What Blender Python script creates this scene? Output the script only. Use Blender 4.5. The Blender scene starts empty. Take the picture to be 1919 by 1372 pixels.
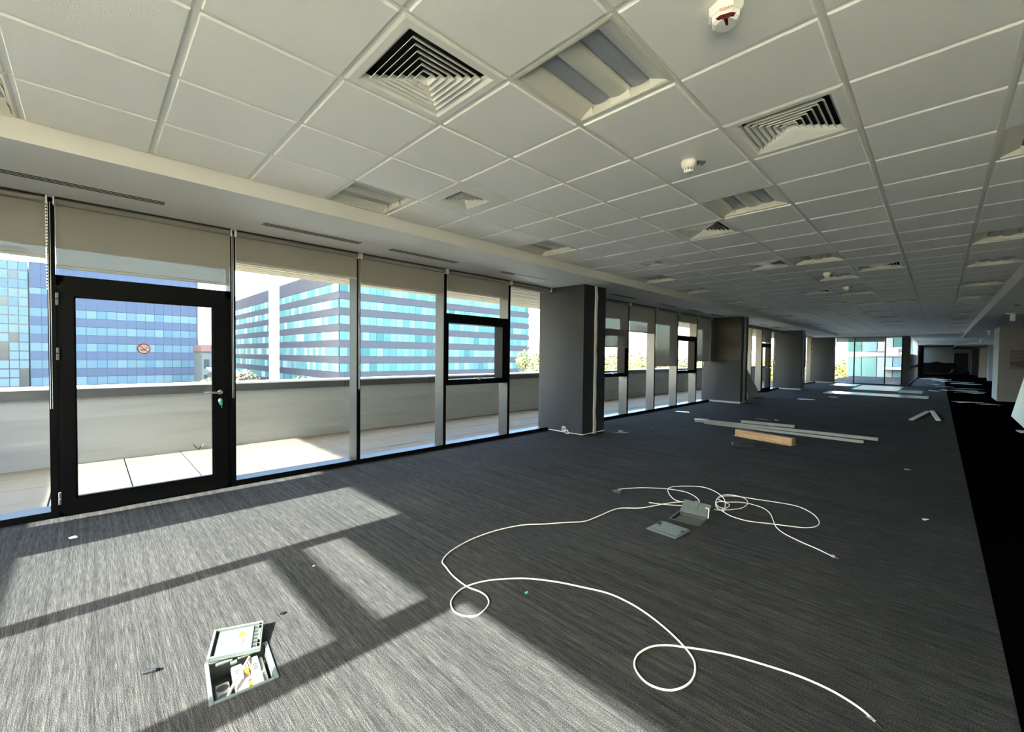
import bpy, bmesh, math, random
from mathutils import Vector, Matrix
random.seed(7)
sc = bpy.context.scene
COL = sc.collection

# ---------------------------------------------------------------- camera
CAM = Vector((-0.3215, -2.1732, 1.4164))
YAW, PITCH, ROLL, FPX = 0.78825, -0.02498, -0.01103, 796.385
fwd = Vector((math.cos(YAW)*math.cos(PITCH), math.sin(YAW)*math.cos(PITCH), math.sin(PITCH)))
rgt = Vector((math.sin(YAW), -math.cos(YAW), 0.0))
dwn = fwd.cross(rgt)
r2 = rgt*math.cos(ROLL) + dwn*math.sin(ROLL)
d2 = -rgt*math.sin(ROLL) + dwn*math.cos(ROLL)
cd = bpy.data.cameras.new('camera')
cam = bpy.data.objects.new('camera', cd); COL.objects.link(cam)
cam.matrix_world = Matrix(((r2.x, -d2.x, -fwd.x, CAM.x), (r2.y, -d2.y, -fwd.y, CAM.y), (r2.z, -d2.z, -fwd.z, CAM.z), (0, 0, 0, 1)))
cd.sensor_fit = 'HORIZONTAL'; cd.sensor_width = 36.0; cd.lens = FPX*36.0/1919.0
cd.clip_start = 0.05; cd.clip_end = 2000
sc.camera = cam

# ---------------------------------------------------------------- light and exposure
sc.view_settings.view_transform = 'Standard'
sc.view_settings.look = 'None'
sc.view_settings.gamma = 1.0
sc.view_settings.use_curve_mapping = False
sc.view_settings.exposure = 1.58
SUN_E = math.radians(30.1)
world = bpy.data.worlds.new('world'); sc.world = world; world.use_nodes = True
wn = world.node_tree; wn.nodes.clear()
wo = wn.nodes.new('ShaderNodeOutputWorld'); bg = wn.nodes.new('ShaderNodeBackground')
sky = wn.nodes.new('ShaderNodeTexSky'); sky.sky_type = 'NISHITA'; sky.sun_disc = False
sky.sun_elevation = SUN_E; sky.sun_rotation = math.radians(-90)
sky.air_density = 1.0; sky.dust_density = 2.0; sky.ozone_density = 1.0
bg.inputs['Strength'].default_value = 1.3
wn.links.new(sky.outputs[0], bg.inputs[0]); wn.links.new(bg.outputs[0], wo.inputs[0])
sl = bpy.data.lights.new('sun', 'SUN'); so = bpy.data.objects.new('sun', sl); COL.objects.link(so)
sl.energy = 18.0; sl.angle = math.radians(0.6); sl.color = (1.0, 0.955, 0.88)
sdir = Vector((math.cos(SUN_E), 0.0, -math.sin(SUN_E)))
so.rotation_euler = sdir.to_track_quat('-Z', 'Y').to_euler(); so.location = (-8, 0, 8)
def portal(name, loc, look, sx, sy):
    l = bpy.data.lights.new(name, 'AREA'); l.shape = 'RECTANGLE'; l.size = sx; l.size_y = sy
    l.cycles.is_portal = True
    o = bpy.data.objects.new(name, l); COL.objects.link(o); o.location = loc
    o.rotation_euler = Vector(look).to_track_quat('-Z', 'Z' if abs(look[2]) < .5 else 'Y').to_euler()
    return o
portal('portal_side', (14.0, 3.45, 1.35), (0, -1, 0), 34, 2.7)
portal('portal_back', (-3.05, -1.2, 1.35), (1, 0, 0), 9.0, 2.7)
portal('portal_end', (31.2, 0.7, 1.35), (-1, 0, 0), 3.0, 2.7)

# ---------------------------------------------------------------- materials
MAT = {}
def nodes(name):
    m = bpy.data.materials.new(name); m.use_nodes = True; nt = m.node_tree
    return m, nt, nt.nodes['Principled BSDF'], nt.nodes['Material Output']
def mat(name, col, rough=0.6, metal=0.0, spec=0.5, var=0.06, scale=6.0, bump=0.0, bscale=60.0, trans=0.0):
    m, nt, p, o = nodes(name)
    p.inputs['Roughness'].default_value = rough; p.inputs['Metallic'].default_value = metal
    p.inputs['Specular IOR Level'].default_value = spec
    if len(col) == 3: col = tuple(col) + (1,)
    tc = nt.nodes.new('ShaderNodeTexCoord')
    n = nt.nodes.new('ShaderNodeTexNoise'); n.inputs['Scale'].default_value = scale; n.inputs['Detail'].default_value = 5
    nt.links.new(tc.outputs['Object'], n.inputs['Vector'])
    mx = nt.nodes.new('ShaderNodeMix'); mx.data_type = 'RGBA'
    mx.inputs['A'].default_value = tuple(c*(1-var) for c in col[:3]) + (1,)
    mx.inputs['B'].default_value = tuple(min(1, c*(1+var)) for c in col[:3]) + (1,)
    nt.links.new(n.outputs['Fac'], mx.inputs['Factor']); nt.links.new(mx.outputs['Result'], p.inputs['Base Color'])
    if bump:
        n2 = nt.nodes.new('ShaderNodeTexNoise'); n2.inputs['Scale'].default_value = bscale; n2.inputs['Detail'].default_value = 4
        nt.links.new(tc.outputs['Object'], n2.inputs['Vector'])
        b = nt.nodes.new('ShaderNodeBump'); b.inputs['Strength'].default_value = bump; b.inputs['Distance'].default_value = 0.004
        nt.links.new(n2.outputs['Fac'], b.inputs['Height']); nt.links.new(b.outputs[0], p.inputs['Normal'])
    MAT[name] = m
    return m
def math_node(nt, op, a, b=None, c=None):
    n = nt.nodes.new('ShaderNodeMath'); n.operation = op
    for i, v in enumerate((a, b, c)):
        if v is None: continue
        if isinstance(v, (int, float)): n.inputs[i].default_value = v
        else: nt.links.new(v, n.inputs[i])
    return n.outputs[0]

def carpet():
    m, nt, p, o = nodes('carpet'); L = nt.links.new
    p.inputs['Roughness'].default_value = 1.0; p.inputs['Specular IOR Level'].default_value = 0.03
    tc = nt.nodes.new('ShaderNodeTexCoord')
    sx = nt.nodes.new('ShaderNodeSeparateXYZ'); L(tc.outputs['Object'], sx.inputs[0])
    cx = math_node(nt, 'FLOOR', math_node(nt, 'MULTIPLY', sx.outputs[0], 2.0))
    cy = math_node(nt, 'FLOOR', math_node(nt, 'MULTIPLY', sx.outputs[1], 2.0))
    cv = nt.nodes.new('ShaderNodeCombineXYZ'); L(cx, cv.inputs[0]); L(cy, cv.inputs[1])
    wnz = nt.nodes.new('ShaderNodeTexWhiteNoise'); wnz.noise_dimensions = '2D'; L(cv.outputs[0], wnz.inputs[0])
    def streak(fx, fy, detail, off):
        v = nt.nodes.new('ShaderNodeCombineXYZ')
        L(math_node(nt, 'MULTIPLY', sx.outputs[0], fx), v.inputs[0])
        L(math_node(nt, 'MULTIPLY_ADD', sx.outputs[1], fy, math_node(nt, 'MULTIPLY', wnz.outputs[0], off)), v.inputs[1])
        n = nt.nodes.new('ShaderNodeTexNoise'); n.inputs['Scale'].default_value = 1.0; n.inputs['Detail'].default_value = detail
        n.inputs['Roughness'].default_value = 0.6
        L(v.outputs[0], n.inputs['Vector']); return n.outputs['Fac']
    a = streak(170, 8.0, 2, 0.0)      # yarn lines across the room
    b = streak(38, 0.5, 3, 0.0)       # broader bands of yarn
    c = streak(300, 230, 1, 0.0)      # loops
    e = streak(1.1, 1.1, 2, 0.0)      # wear
    s = math_node(nt, 'ADD', math_node(nt, 'MULTIPLY', a, 0.30), math_node(nt, 'MULTIPLY', b, 0.22))
    s = math_node(nt, 'ADD', s, math_node(nt, 'MULTIPLY', c, 0.52))
    s = math_node(nt, 'ADD', s, math_node(nt, 'MULTIPLY', e, 0.06))
    s = math_node(nt, 'ADD', s, math_node(nt, 'MULTIPLY', wnz.outputs[0], 0.012))
    cr = nt.nodes.new('ShaderNodeValToRGB'); L(s, cr.inputs[0])
    el = cr.color_ramp.elements
    el[0].position = 0.40; el[0].color = (0.0125, 0.0137, 0.0147, 1)
    el[1].position = 0.72; el[1].color = (0.122, 0.121, 0.114, 1)
    k = cr.color_ramp.elements.new(0.54); k.color = (0.034, 0.0346, 0.0350, 1)
    L(cr.outputs[0], p.inputs['Base Color'])
    bm_ = nt.nodes.new('ShaderNodeBump'); bm_.inputs['Strength'].default_value = 0.5; bm_.inputs['Distance'].default_value = 0.004
    L(math_node(nt, 'ADD', a, c), bm_.inputs['Height']); L(bm_.outputs[0], p.inputs['Normal'])
    MAT['carpet'] = m
carpet()
def glass(name, tint, refl=1.0):
    m, nt, p, o = nodes(name); nt.nodes.remove(p)
    t = nt.nodes.new('ShaderNodeBsdfTransparent'); t.inputs[0].default_value = tint + (1,)
    g = nt.nodes.new('ShaderNodeBsdfGlossy'); g.inputs['Roughness'].default_value = 0.0; g.inputs['Color'].default_value = (refl, refl, refl, 1)
    f = nt.nodes.new('ShaderNodeLayerWeight')
    fr = math_node(nt, 'MULTIPLY_ADD', math_node(nt, 'POWER', f.outputs['Facing'], 5.0), 0.55, 0.03)
    mx = nt.nodes.new('ShaderNodeMixShader'); nt.links.new(fr, mx.inputs[0])
    nt.links.new(t.outputs[0], mx.inputs[1]); nt.links.new(g.outputs[0], mx.inputs[2]); nt.links.new(mx.outputs[0], o.inputs[0])
    MAT[name] = m
glass('clear_glass', (0.93, 0.96, 0.95))
def fabric():
    m, nt, p, o = nodes('blind_fabric')
    p.inputs['Base Color'].default_value = (0.30, 0.29, 0.26, 1); p.inputs['Roughness'].default_value = 0.9
    tl = nt.nodes.new('ShaderNodeBsdfTranslucent'); tl.inputs[0].default_value = (0.30, 0.285, 0.25, 1)
    tr = nt.nodes.new('ShaderNodeBsdfTransparent'); tr.inputs[0].default_value = (0.9, 0.92, 0.92, 1)
    a = nt.nodes.new('ShaderNodeMixShader'); b = nt.nodes.new('ShaderNodeMixShader')
    w = nt.nodes.new('ShaderNodeTexNoise'); w.inputs['Scale'].default_value = 300
    tc = nt.nodes.new('ShaderNodeTexCoord'); nt.links.new(tc.outputs['Object'], w.inputs['Vector'])
    bp = nt.nodes.new('ShaderNodeBump'); bp.inputs['Strength'].default_value = 0.15; bp.inputs['Distance'].default_value = 0.001
    nt.links.new(w.outputs['Fac'], bp.inputs['Height']); nt.links.new(bp.outputs[0], p.inputs['Normal'])
    a.inputs[0].default_value = 0.25; b.inputs[0].default_value = 0.14
    nt.links.new(p.outputs[0], a.inputs[1]); nt.links.new(tl.outputs[0], a.inputs[2])
    nt.links.new(a.outputs[0], b.inputs[1]); nt.links.new(tr.outputs[0], b.inputs[2]); nt.links.new(b.outputs[0], o.inputs[0])
    MAT['blind_fabric'] = m
fabric()
def dense():  # translucency raised so the unseen sunlit back blinds brighten the ceiling
    m, nt, p, o = nodes('blind_dense'); p.inputs['Base Color'].default_value = (0.75, 0.73, 0.67, 1); p.inputs['Roughness'].default_value = 0.9
    tl = nt.nodes.new('ShaderNodeBsdfTranslucent'); tl.inputs[0].default_value = (0.90, 0.88, 0.80, 1); a = nt.nodes.new('ShaderNodeMixShader'); a.inputs[0].default_value = 0.75
    nt.links.new(p.outputs[0], a.inputs[1]); nt.links.new(tl.outputs[0], a.inputs[2]); nt.links.new(a.outputs[0], o.inputs[0]); MAT['blind_dense'] = m
dense()
def wood():
    m, nt, p, o = nodes('timber'); p.inputs['Roughness'].default_value = 0.7
    tc = nt.nodes.new('ShaderNodeTexCoord'); mp = nt.nodes.new('ShaderNodeMapping'); mp.inputs['Scale'].default_value = (2, 40, 40)
    n = nt.nodes.new('ShaderNodeTexNoise'); n.inputs['Scale'].default_value = 1.0; n.inputs['Detail'].default_value = 6; n.inputs['Distortion'].default_value = 0.6
    cr = nt.nodes.new('ShaderNodeValToRGB'); cr.color_ramp.elements[0].color = (0.26, 0.155, 0.075, 1); cr.color_ramp.elements[1].color = (0.46, 0.32, 0.175, 1)
    cr.color_ramp.elements[0].position = 0.3; cr.color_ramp.elements[1].position = 0.7
    nt.links.new(tc.outputs['Object'], mp.inputs[0]); nt.links.new(mp.outputs[0], n.inputs['Vector']); nt.links.new(n.outputs['Fac'], cr.inputs[0]); nt.links.new(cr.outputs[0], p.inputs['Base Color'])
    MAT['timber'] = m
wood()
def plaster():
    m, nt, p, o = nodes('parapet_plaster'); p.inputs['Roughness'].default_value = 0.85; L = nt.links.new
    tc = nt.nodes.new('ShaderNodeTexCoord'); mp = nt.nodes.new('ShaderNodeMapping'); mp.inputs['Scale'].default_value = (0.45, 1, 5)
    L(tc.outputs['Object'], mp.inputs[0])
    n = nt.nodes.new('ShaderNodeTexNoise'); n.inputs['Scale'].default_value = 1.3; n.inputs['Detail'].default_value = 7; L(mp.outputs[0], n.inputs['Vector'])
    cr = nt.nodes.new('ShaderNodeValToRGB'); L(n.outputs['Fac'], cr.inputs[0]); e = cr.color_ramp.elements
    e[0].position = 0.22; e[0].color = (0.27, 0.275, 0.27, 1); e[1].position = 0.80; e[1].color = (0.46, 0.465, 0.45, 1)
    k = cr.color_ramp.elements.new(0.45); k.color = (0.34, 0.345, 0.335, 1); k = cr.color_ramp.elements.new(0.66); k.color = (0.36, 0.365, 0.355, 1)
    L(cr.outputs[0], p.inputs['Base Color']); MAT['parapet_plaster'] = m
plaster()

mat('ceiling_tile', (0.87, 0.872, 0.845), 0.55, spec=0.25, var=0.02, scale=3, bump=0.25, bscale=160)
mat('tee_metal', (0.82, 0.815, 0.75), 0.45, var=0.02)
mat('gypsum', (0.64, 0.645, 0.62), 0.6, spec=0.3, var=0.02, scale=1.5)
mat('wall_paint', (0.27, 0.295, 0.31), 0.7, var=0.03, scale=1.2)
mat('far_wall_paint', (0.72, 0.68, 0.60), 0.7, var=0.04, scale=1.2)
mat('column_cladding', (0.016, 0.021, 0.026), 0.6, spec=0.3, var=0.04, scale=2.0)
mat('black_frame', (0.0015, 0.0015, 0.0018), 0.5, spec=0.12, var=0.1)
mat('aluminium', (0.050, 0.057, 0.060), 0.4, metal=0.35, var=0.05, scale=3)
mat('white_metal', (0.74, 0.74, 0.70), 0.45, var=0.02)
mat('white_plastic', (0.80, 0.80, 0.76), 0.4, var=0.02)
mat('diffuser_metal', (0.82, 0.82, 0.76), 0.45, var=0.02)
mat('void_black', (0.006, 0.006, 0.006), 0.9)
mat('lamp_cover', (0.36, 0.38, 0.42), 0.35, var=0.03)
mat('lamp_reflector', (0.66, 0.65, 0.57), 0.4, var=0.02)
mat('black_carpet', (0.0012, 0.0013, 0.0015), 1.0, spec=0.0, var=0.3, scale=40)
mat('paver_stone', (0.118, 0.105, 0.080), 0.85, var=0.10, scale=5, bump=0.2, bscale=90)
mat('cap_metal', (0.82, 0.82, 0.82), 0.4, var=0.03)
mat('cap_dark', (0.055, 0.053, 0.058), 0.5, var=0.1)
mat('canopy_slat', (0.34, 0.27, 0.16), 0.6, var=0.15, scale=4)
mat('canopy_core', (0.16, 0.14, 0.11), 0.8, var=0.05)
mat('box_plastic', (0.105, 0.128, 0.120), 0.5, var=0.05, scale=20)
mat('box_plastic_dark', (0.045, 0.052, 0.05), 0.5, var=0.05)
mat('box_steel', (0.125, 0.15, 0.14), 0.42, metal=0.2, var=0.10, scale=25)
mat('cable_white', (0.86, 0.86, 0.82), 0.4, var=0.02)
mat('module_white', (0.50, 0.485, 0.475), 0.35, var=0.02)
mat('module_lilac', (0.42, 0.33, 0.40), 0.5, var=0.1)
mat('warn_yellow', (0.85, 0.66, 0.02), 0.5, var=0.02)
mat('red_paint', (0.55, 0.03, 0.03), 0.4, var=0.05)
mat('dark_red_lens', (0.09, 0.012, 0.010), 0.15, var=0.1)
mat('orange_print', (0.65, 0.26, 0.13), 0.6, var=0.1)
mat('key_green', (0.02, 0.42, 0.27), 0.4, var=0.05)
mat('steel', (0.62, 0.62, 0.60), 0.3, metal=0.9, var=0.05)
mat('galvanised', (0.22, 0.245, 0.25), 0.42, metal=0.35, var=0.12, scale=18)
mat('white_board', (0.66, 0.70, 0.70), 0.5, var=0.03)
mat('grey_board', (0.40, 0.40, 0.37), 0.6, var=0.04)
mat('film_and_floor_light', (0.60, 0.66, 0.68), 0.22, var=0.12, scale=3, spec=0.6)  # pale film scraps, and the reflected light laid on the far floor
mat('film_teal', (0.20, 0.40, 0.40), 0.3, var=0.12, scale=3)
mat('paper', (0.72, 0.70, 0.66), 0.7, var=0.05)
mat('cardboard', (0.34, 0.29, 0.24), 0.8, var=0.1)
mat('black_plastic', (0.012, 0.012, 0.012), 0.5, var=0.1)
mat('counter_front', (0.10, 0.11, 0.095), 0.6, var=0.05)
mat('dark_brown', (0.016, 0.017, 0.015), 0.6, var=0.1)
mat('door_grey', (0.055, 0.06, 0.058), 0.5, var=0.05)
mat('paper_grey', (0.20, 0.21, 0.21), 0.7, var=0.05)
mat('ink', (0.07, 0.08, 0.08), 0.7, var=0.05)
mat('blue_panel', (0.092, 0.106, 0.142), 0.7, spec=0.0, var=0.10, scale=0.15)
mat('grey_panel', (0.060, 0.061, 0.071), 0.8, spec=0.0, var=0.08, scale=0.2)
mat('pale_panel', (0.14, 0.15, 0.165), 0.5, var=0.08, scale=0.2)
mat('roof_white', (0.70, 0.70, 0.72), 0.6, var=0.04)
mat('stair_white', (0.72, 0.72, 0.74), 0.5, var=0.03)
mat('tower_white', (0.34, 0.34, 0.34), 0.7, var=0.05)
mat('tower_window', (0.15, 0.16, 0.18), 0.4, var=0.1)
mat('brick_red', (0.17, 0.085, 0.07), 0.8, var=0.1)
mat('city_ground', (0.12, 0.125, 0.10), 0.9, var=0.25, scale=0.08)
mat('bark', (0.12, 0.09, 0.06), 0.9, var=0.2)
for i, c in enumerate([(0.065, 0.145, 0.150), (0.085, 0.165, 0.170), (0.105, 0.17, 0.20), (0.05, 0.115, 0.115), (0.13, 0.19, 0.195), (0.075, 0.165, 0.140)]):
    mat('teal_pane_%d' % i, c, 0.6, spec=0.0, var=0.25, scale=0.35)
for i, c in enumerate([(0.12, 0.175, 0.195), (0.145, 0.20, 0.215), (0.10, 0.155, 0.18), (0.16, 0.21, 0.225)]):
    mat('pale_pane_%d' % i, c, 0.5, spec=0.1, var=0.2, scale=0.35)
mat('dark_pane', (0.03, 0.038, 0.042), 0.15, spec=0.6, var=0.3, scale=0.4)
for i, c in enumerate([(0.12, 0.135, 0.05), (0.16, 0.16, 0.05), (0.085, 0.11, 0.045), (0.19, 0.13, 0.06), (0.24, 0.20, 0.03)]):
    mat('leaf_%d' % i, c, 0.8, spec=0.2, var=0.35, scale=2.0)

# ---------------------------------------------------------------- helpers
class MB:
    """collects shapes and links them as one mesh"""
    def __init__(s): s.v = []; s.f = []; s.mi = []; s.smooth = set()
    def add(s, vs, fs, mi=0, smooth=False):
        b = len(s.v); s.v += [tuple(v) for v in vs]
        for f in fs:
            if smooth: s.smooth.add(len(s.f))
            s.f.append(tuple(b+i for i in f)); s.mi.append(mi)
        return s
    def box(s, x0, x1, y0, y1, z0, z1, mi=0, M=None):
        vs = [Vector(p) for p in ((x0,y0,z0),(x1,y0,z0),(x1,y1,z0),(x0,y1,z0),(x0,y0,z1),(x1,y0,z1),(x1,y1,z1),(x0,y1,z1))]
        if M is not None: vs = [M @ v for v in vs]
        return s.add(vs, [(0,3,2,1),(4,5,6,7),(0,1,5,4),(1,2,6,5),(2,3,7,6),(3,0,4,7)], mi)
    def bbox(s, x0, x1, y0, y1, z0, z1, r=0.003, mi=0, M=None):
        """box with chamfered edges"""
        bm = bmesh.new(); bmesh.ops.create_cube(bm, size=1.0)
        for v in bm.verts: v.co = Vector((x0+(v.co.x+.5)*(x1-x0), y0+(v.co.y+.5)*(y1-y0), z0+(v.co.z+.5)*(z1-z0)))
        bmesh.ops.bevel(bm, geom=list(bm.edges), offset=r, segments=1, affect='EDGES')
        bm.verts.index_update()
        vs = [v.co.copy() for v in bm.verts]
        if M is not None: vs = [M @ v for v in vs]
        s.add(vs, [tuple(v.index for v in f.verts) for f in bm.faces], mi); bm.free(); return s
    def prism(s, pts, z0, z1, mi=0, M=None):
        n = len(pts); vs = [Vector((x, y, z0)) for x, y in pts] + [Vector((x, y, z1)) for x, y in pts]
        if M is not None: vs = [M @ v for v in vs]
        return s.add(vs, [tuple(range(n-1, -1, -1)), tuple(range(n, 2*n))] + [(i, (i+1) % n, n+(i+1) % n, n+i) for i in range(n)], mi)
    def tube(s, pts, r, seg=8, mi=0, cap=True):
        pts = [Vector(p) for p in pts]; n = len(pts); rings = []
        for i, p in enumerate(pts):
            t = (pts[min(i+1, n-1)] - pts[max(i-1, 0)]).normalized()
            u = t.cross(Vector((0, 0, 1)))
            if u.length < 1e-4: u = t.cross(Vector((1, 0, 0)))
            u.normalize(); w = u.cross(t)
            rr = r[i] if isinstance(r, (list, tuple)) else r
            rings.append([p + (u*math.cos(a) + w*math.sin(a))*rr for a in [2*math.pi*k/seg for k in range(seg)]])
        vs = [v for q in rings for v in q]; fs = []
        for i in range(n-1):
            for k in range(seg):
                fs.append((i*seg+k, i*seg+(k+1) % seg, (i+1)*seg+(k+1) % seg, (i+1)*seg+k))
        s.add(vs, fs, mi, True)
        if cap: s.add(rings[0], [tuple(range(seg))], mi); s.add(rings[-1], [tuple(range(seg-1, -1, -1))], mi)
        return s
    def lathe(s, prof, c, seg=24, mi=0, M=None):
        vs = []; n = len(prof)
        for r, z in prof:
            for k in range(seg):
                a = 2*math.pi*k/seg; v = Vector((c[0]+r*math.cos(a), c[1]+r*math.sin(a), c[2]+z)); vs.append(M @ v if M else v)
        fs = [(i*seg+k, i*seg+(k+1) % seg, (i+1)*seg+(k+1) % seg, (i+1)*seg+k) for i in range(n-1) for k in range(seg)]
        return s.add(vs, fs, mi, True)
    def build(s, name, mats, parent=None, label=None):
        me = bpy.data.meshes.new(name); me.from_pydata(s.v, [], s.f)
        for m in (mats if isinstance(mats, (list, tuple)) else [mats]): me.materials.append(MAT[m])
        me.polygons.foreach_set('material_index', s.mi)
        if s.smooth: me.polygons.foreach_set('use_smooth', [i in s.smooth for i in range(len(s.f))])
        me.update()
        return link(name, me, parent, label)
def link(name, me, parent=None, label=None):
    o = bpy.data.objects.new(name, me); COL.objects.link(o)
    if parent is not None: o.parent = parent
    if label: o['label'] = label
    return o
def thing(name, label, cat, loc=(0, 0, 0), rz=0.0, group=None):
    o = bpy.data.objects.new(name, None); COL.objects.link(o); o.empty_display_size = 0.1
    o.location = loc; o.rotation_euler = (0, 0, rz); return tag(o, label, cat, group)
def tag(o, label, cat, group=None):
    o['label'] = label; o['category'] = cat
    if group: o['group'] = group
    return o
def struct(o): o['kind'] = 'structure'; return o
def copy_tree(o, parent=None):
    c = o.copy(); COL.objects.link(c)
    if parent is not None: c.parent = parent
    for ch in list(o.children): copy_tree(ch, c)
    return c
def smooth_path(pts, sub=6):
    """Catmull-Rom through the points"""
    P = [Vector(p) for p in pts]; P = [P[0]*2-P[1]] + P + [P[-1]*2-P[-2]]; out = []
    for i in range(1, len(P)-2):
        a, b, c, d = P[i-1:i+3]
        for k in range(sub):
            t = k/sub
            out.append(0.5*((2*b) + (c-a)*t + (2*a-5*b+4*c-d)*t*t + (3*b-a-3*c+d)*t**3))
    out.append(P[-2]); return out
ORD = ['first', 'second', 'third', 'fourth', 'fifth', 'sixth', 'seventh', 'eighth', 'ninth', 'tenth', 'eleventh', 'twelfth', 'thirteenth', 'fourteenth', 'fifteenth', 'sixteenth', 'seventeenth', 'eighteenth', 'nineteenth', 'twentieth']

# ---------------------------------------------------------------- the room
ZC, ZS, YW = 2.82, 2.686, 3.06          # tile grid, bulkhead underside, inner face of the window wall
YS, YR = 1.80, -2.97                    # edges of the tiled ceiling
T = 0.6
I0, I1 = -5, 48
def rot_rect(cx, cy, w, h, a):
    c, s = math.cos(a), math.sin(a)
    return [(cx+x*c-y*s, cy+x*s+y*c) for x, y in ((-w/2, -h/2), (w/2, -h/2), (w/2, h/2), (-w/2, h/2))]
BOX_A = math.radians(-6.0); BOX_C = (0.143, -0.020)
HOLE1 = rot_rect(BOX_C[0], BOX_C[1], 0.226, 0.272, BOX_A)
PIT_C = (3.398, -0.655); PIT_A = math.radians(4)
HOLE2 = rot_rect(PIT_C[0], PIT_C[1], 0.215, 0.235, PIT_A)
YE = -2.43
fl = MB()
def holed(x0, x1, y0, y1, hole):
    o = [(x0, y0), (x1, y0), (x1, y1), (x0, y1)]
    fl.add([(x, y, 0) for x, y in o] + [(x, y, 0) for x, y in hole], [(i, (i+1) % 4, 4+(i+1) % 4, 4+i) for i in range(4)])
holed(-2.75, 1.6, YE, YW+0.02, HOLE1); holed(1.6, 6.0, YE, YW+0.02, HOLE2)
fl.add([(6, YE, 0), (64, YE, 0), (64, YW+0.02, 0), (6, YW+0.02, 0)], [(0, 1, 2, 3)])
floor = struct(fl.build('floor', 'carpet'))
b = MB(); b.box(-2.75, 20.6, -8.2, YE, -0.02, 0.002); b.box(20.6, 64, -6.2, YE, -0.02, 0.001)
struct(b.build('floor_dark_strip', 'black_carpet'))
b = MB(); b.box(-2.9, 64, -8.2, YW, -0.32, -0.25); struct(b.build('floor_slab', 'gypsum'))

# ceiling: slab above, tees, lay-in tiles with dropped edges
b = MB(); b.box(-3.0, 28.8, YR, YS, ZC+0.10, ZC+0.16); ceiling = struct(b.build('ceiling', 'gypsum'))
fit = {}                                 # (i, j) cells taken by fittings
ROW_L = [-2, 2, 6, 11, 14, 18, 22, 26, 30, 34]
for i in ROW_L: fit[(i, 2)] = 'L'
for i in [2, 6, 11, 14, 18, 22, 26, 30, 34, 38]: fit[(i, -2)] = 'L'
for i in [6, 11, 14, 18, 22, 26, 30, 34, 38, 42]: fit[(i, -5)] = 'L'
for i in [1, 7, 11, 17, 21, 27]: fit[(i, -1)] = 'D'
for i in [4, 13, 22]: fit[(i, -3)] = 'D'
for i in [3, 9, 16]: fit[(i, 1)] = 'S'
def tile_mesh():
    b = MB(); h, g = 0.292, 0.284
    z0, z1, z2 = 0.0, 0.006, 0.018
    ring = lambda r, z: [(-r, -r, z), (r, -r, z), (r, r, z), (-r, r, z)]
    vs = ring(g-0.004, z0) + ring(g, 0.003) + ring(g, 0.011) + ring(h, 0.011) + ring(h, z2)
    fs = [(3, 2, 1, 0), (16, 17, 18, 19)]
    for k in range(4):
        for i in range(4): fs.append((k*4+i, k*4+(i+1) % 4, (k+1)*4+(i+1) % 4, (k+1)*4+i))
    b.add(vs, fs)
    return b
tb = tile_mesh(); tile0 = None; far = MB()
JS = range(-5, 3)
for i in range(I0, I1):
    for j in JS:
        if (i, j) in fit: continue
        x, y = (i+.5)*T, (j+.5)*T
        if i <= 29:
            if tile0 is None:
                tile0 = tb.build('ceiling_tile', 'ceiling_tile', ceiling); o = tile0
            else: o = link('ceiling_tile', tile0.data, ceiling)
            o.location = (x, y, ZC-0.010)
            o.rotation_euler = (random.uniform(-.002, .002), random.uniform(-.002, .002), 0)
        else:
            far.add([(vx+x, vy+y, vz+ZC-0.010) for vx, vy, vz in tb.v], tb.f)
fo = far.build('distant_ceiling_tile', 'ceiling_tile', ceiling); fo['kind'] = 'stuff'
for j in range(-5, 4):
    b = MB(); b.box(I0*T, I1*T, j*T-.012, j*T+.012, ZC, ZC+0.03); b.build('main_tee', 'tee_metal', ceiling)
for i in range(I0, I1+1):
    b = MB(); b.box(i*T-.012, i*T+.012, -5*T+.012, 3*T-.012, ZC+0.0005, ZC+0.03); b.build('cross_tee', 'tee_metal', ceiling)

# bulkheads and lower ceilings
b = MB(); b.box(-3.0, 31.2, YS, YW+0.30, ZS, ZC+0.16); struct(b.build('ceiling_window_bulkhead', 'gypsum'))
b = MB(); b.box(-3.0, 33.5, -8.2, YR, 2.60, ZC+0.16); struct(b.build('ceiling_side_bulkhead', 'gypsum'))
b = MB(); b.box(28.8, 33.5, YR, YS, ZS, ZC+0.16); struct(b.build('ceiling_end_bulkhead', 'gypsum'))
b = MB(); b.box(33.5, 63, -6.2, -0.9, 2.72, ZC+0.16); b.box(41, 44, -3.0, -0.9, 2.52, 2.74); b.box(41.5, 62, -6.2, -3.0, 2.50, 2.74)
struct(b.build('ceiling_far_hall', 'gypsum'))

b = MB(); b.box(-2.95, 31.2, -40, YW+.28, 2.99, 22); b.box(31.2, 63, -40, -1.1, 2.99, 22); struct(b.build('ceiling_upper_floors', 'grey_panel'))  # unseen storeys above, added to put the teal block in shade
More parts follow.
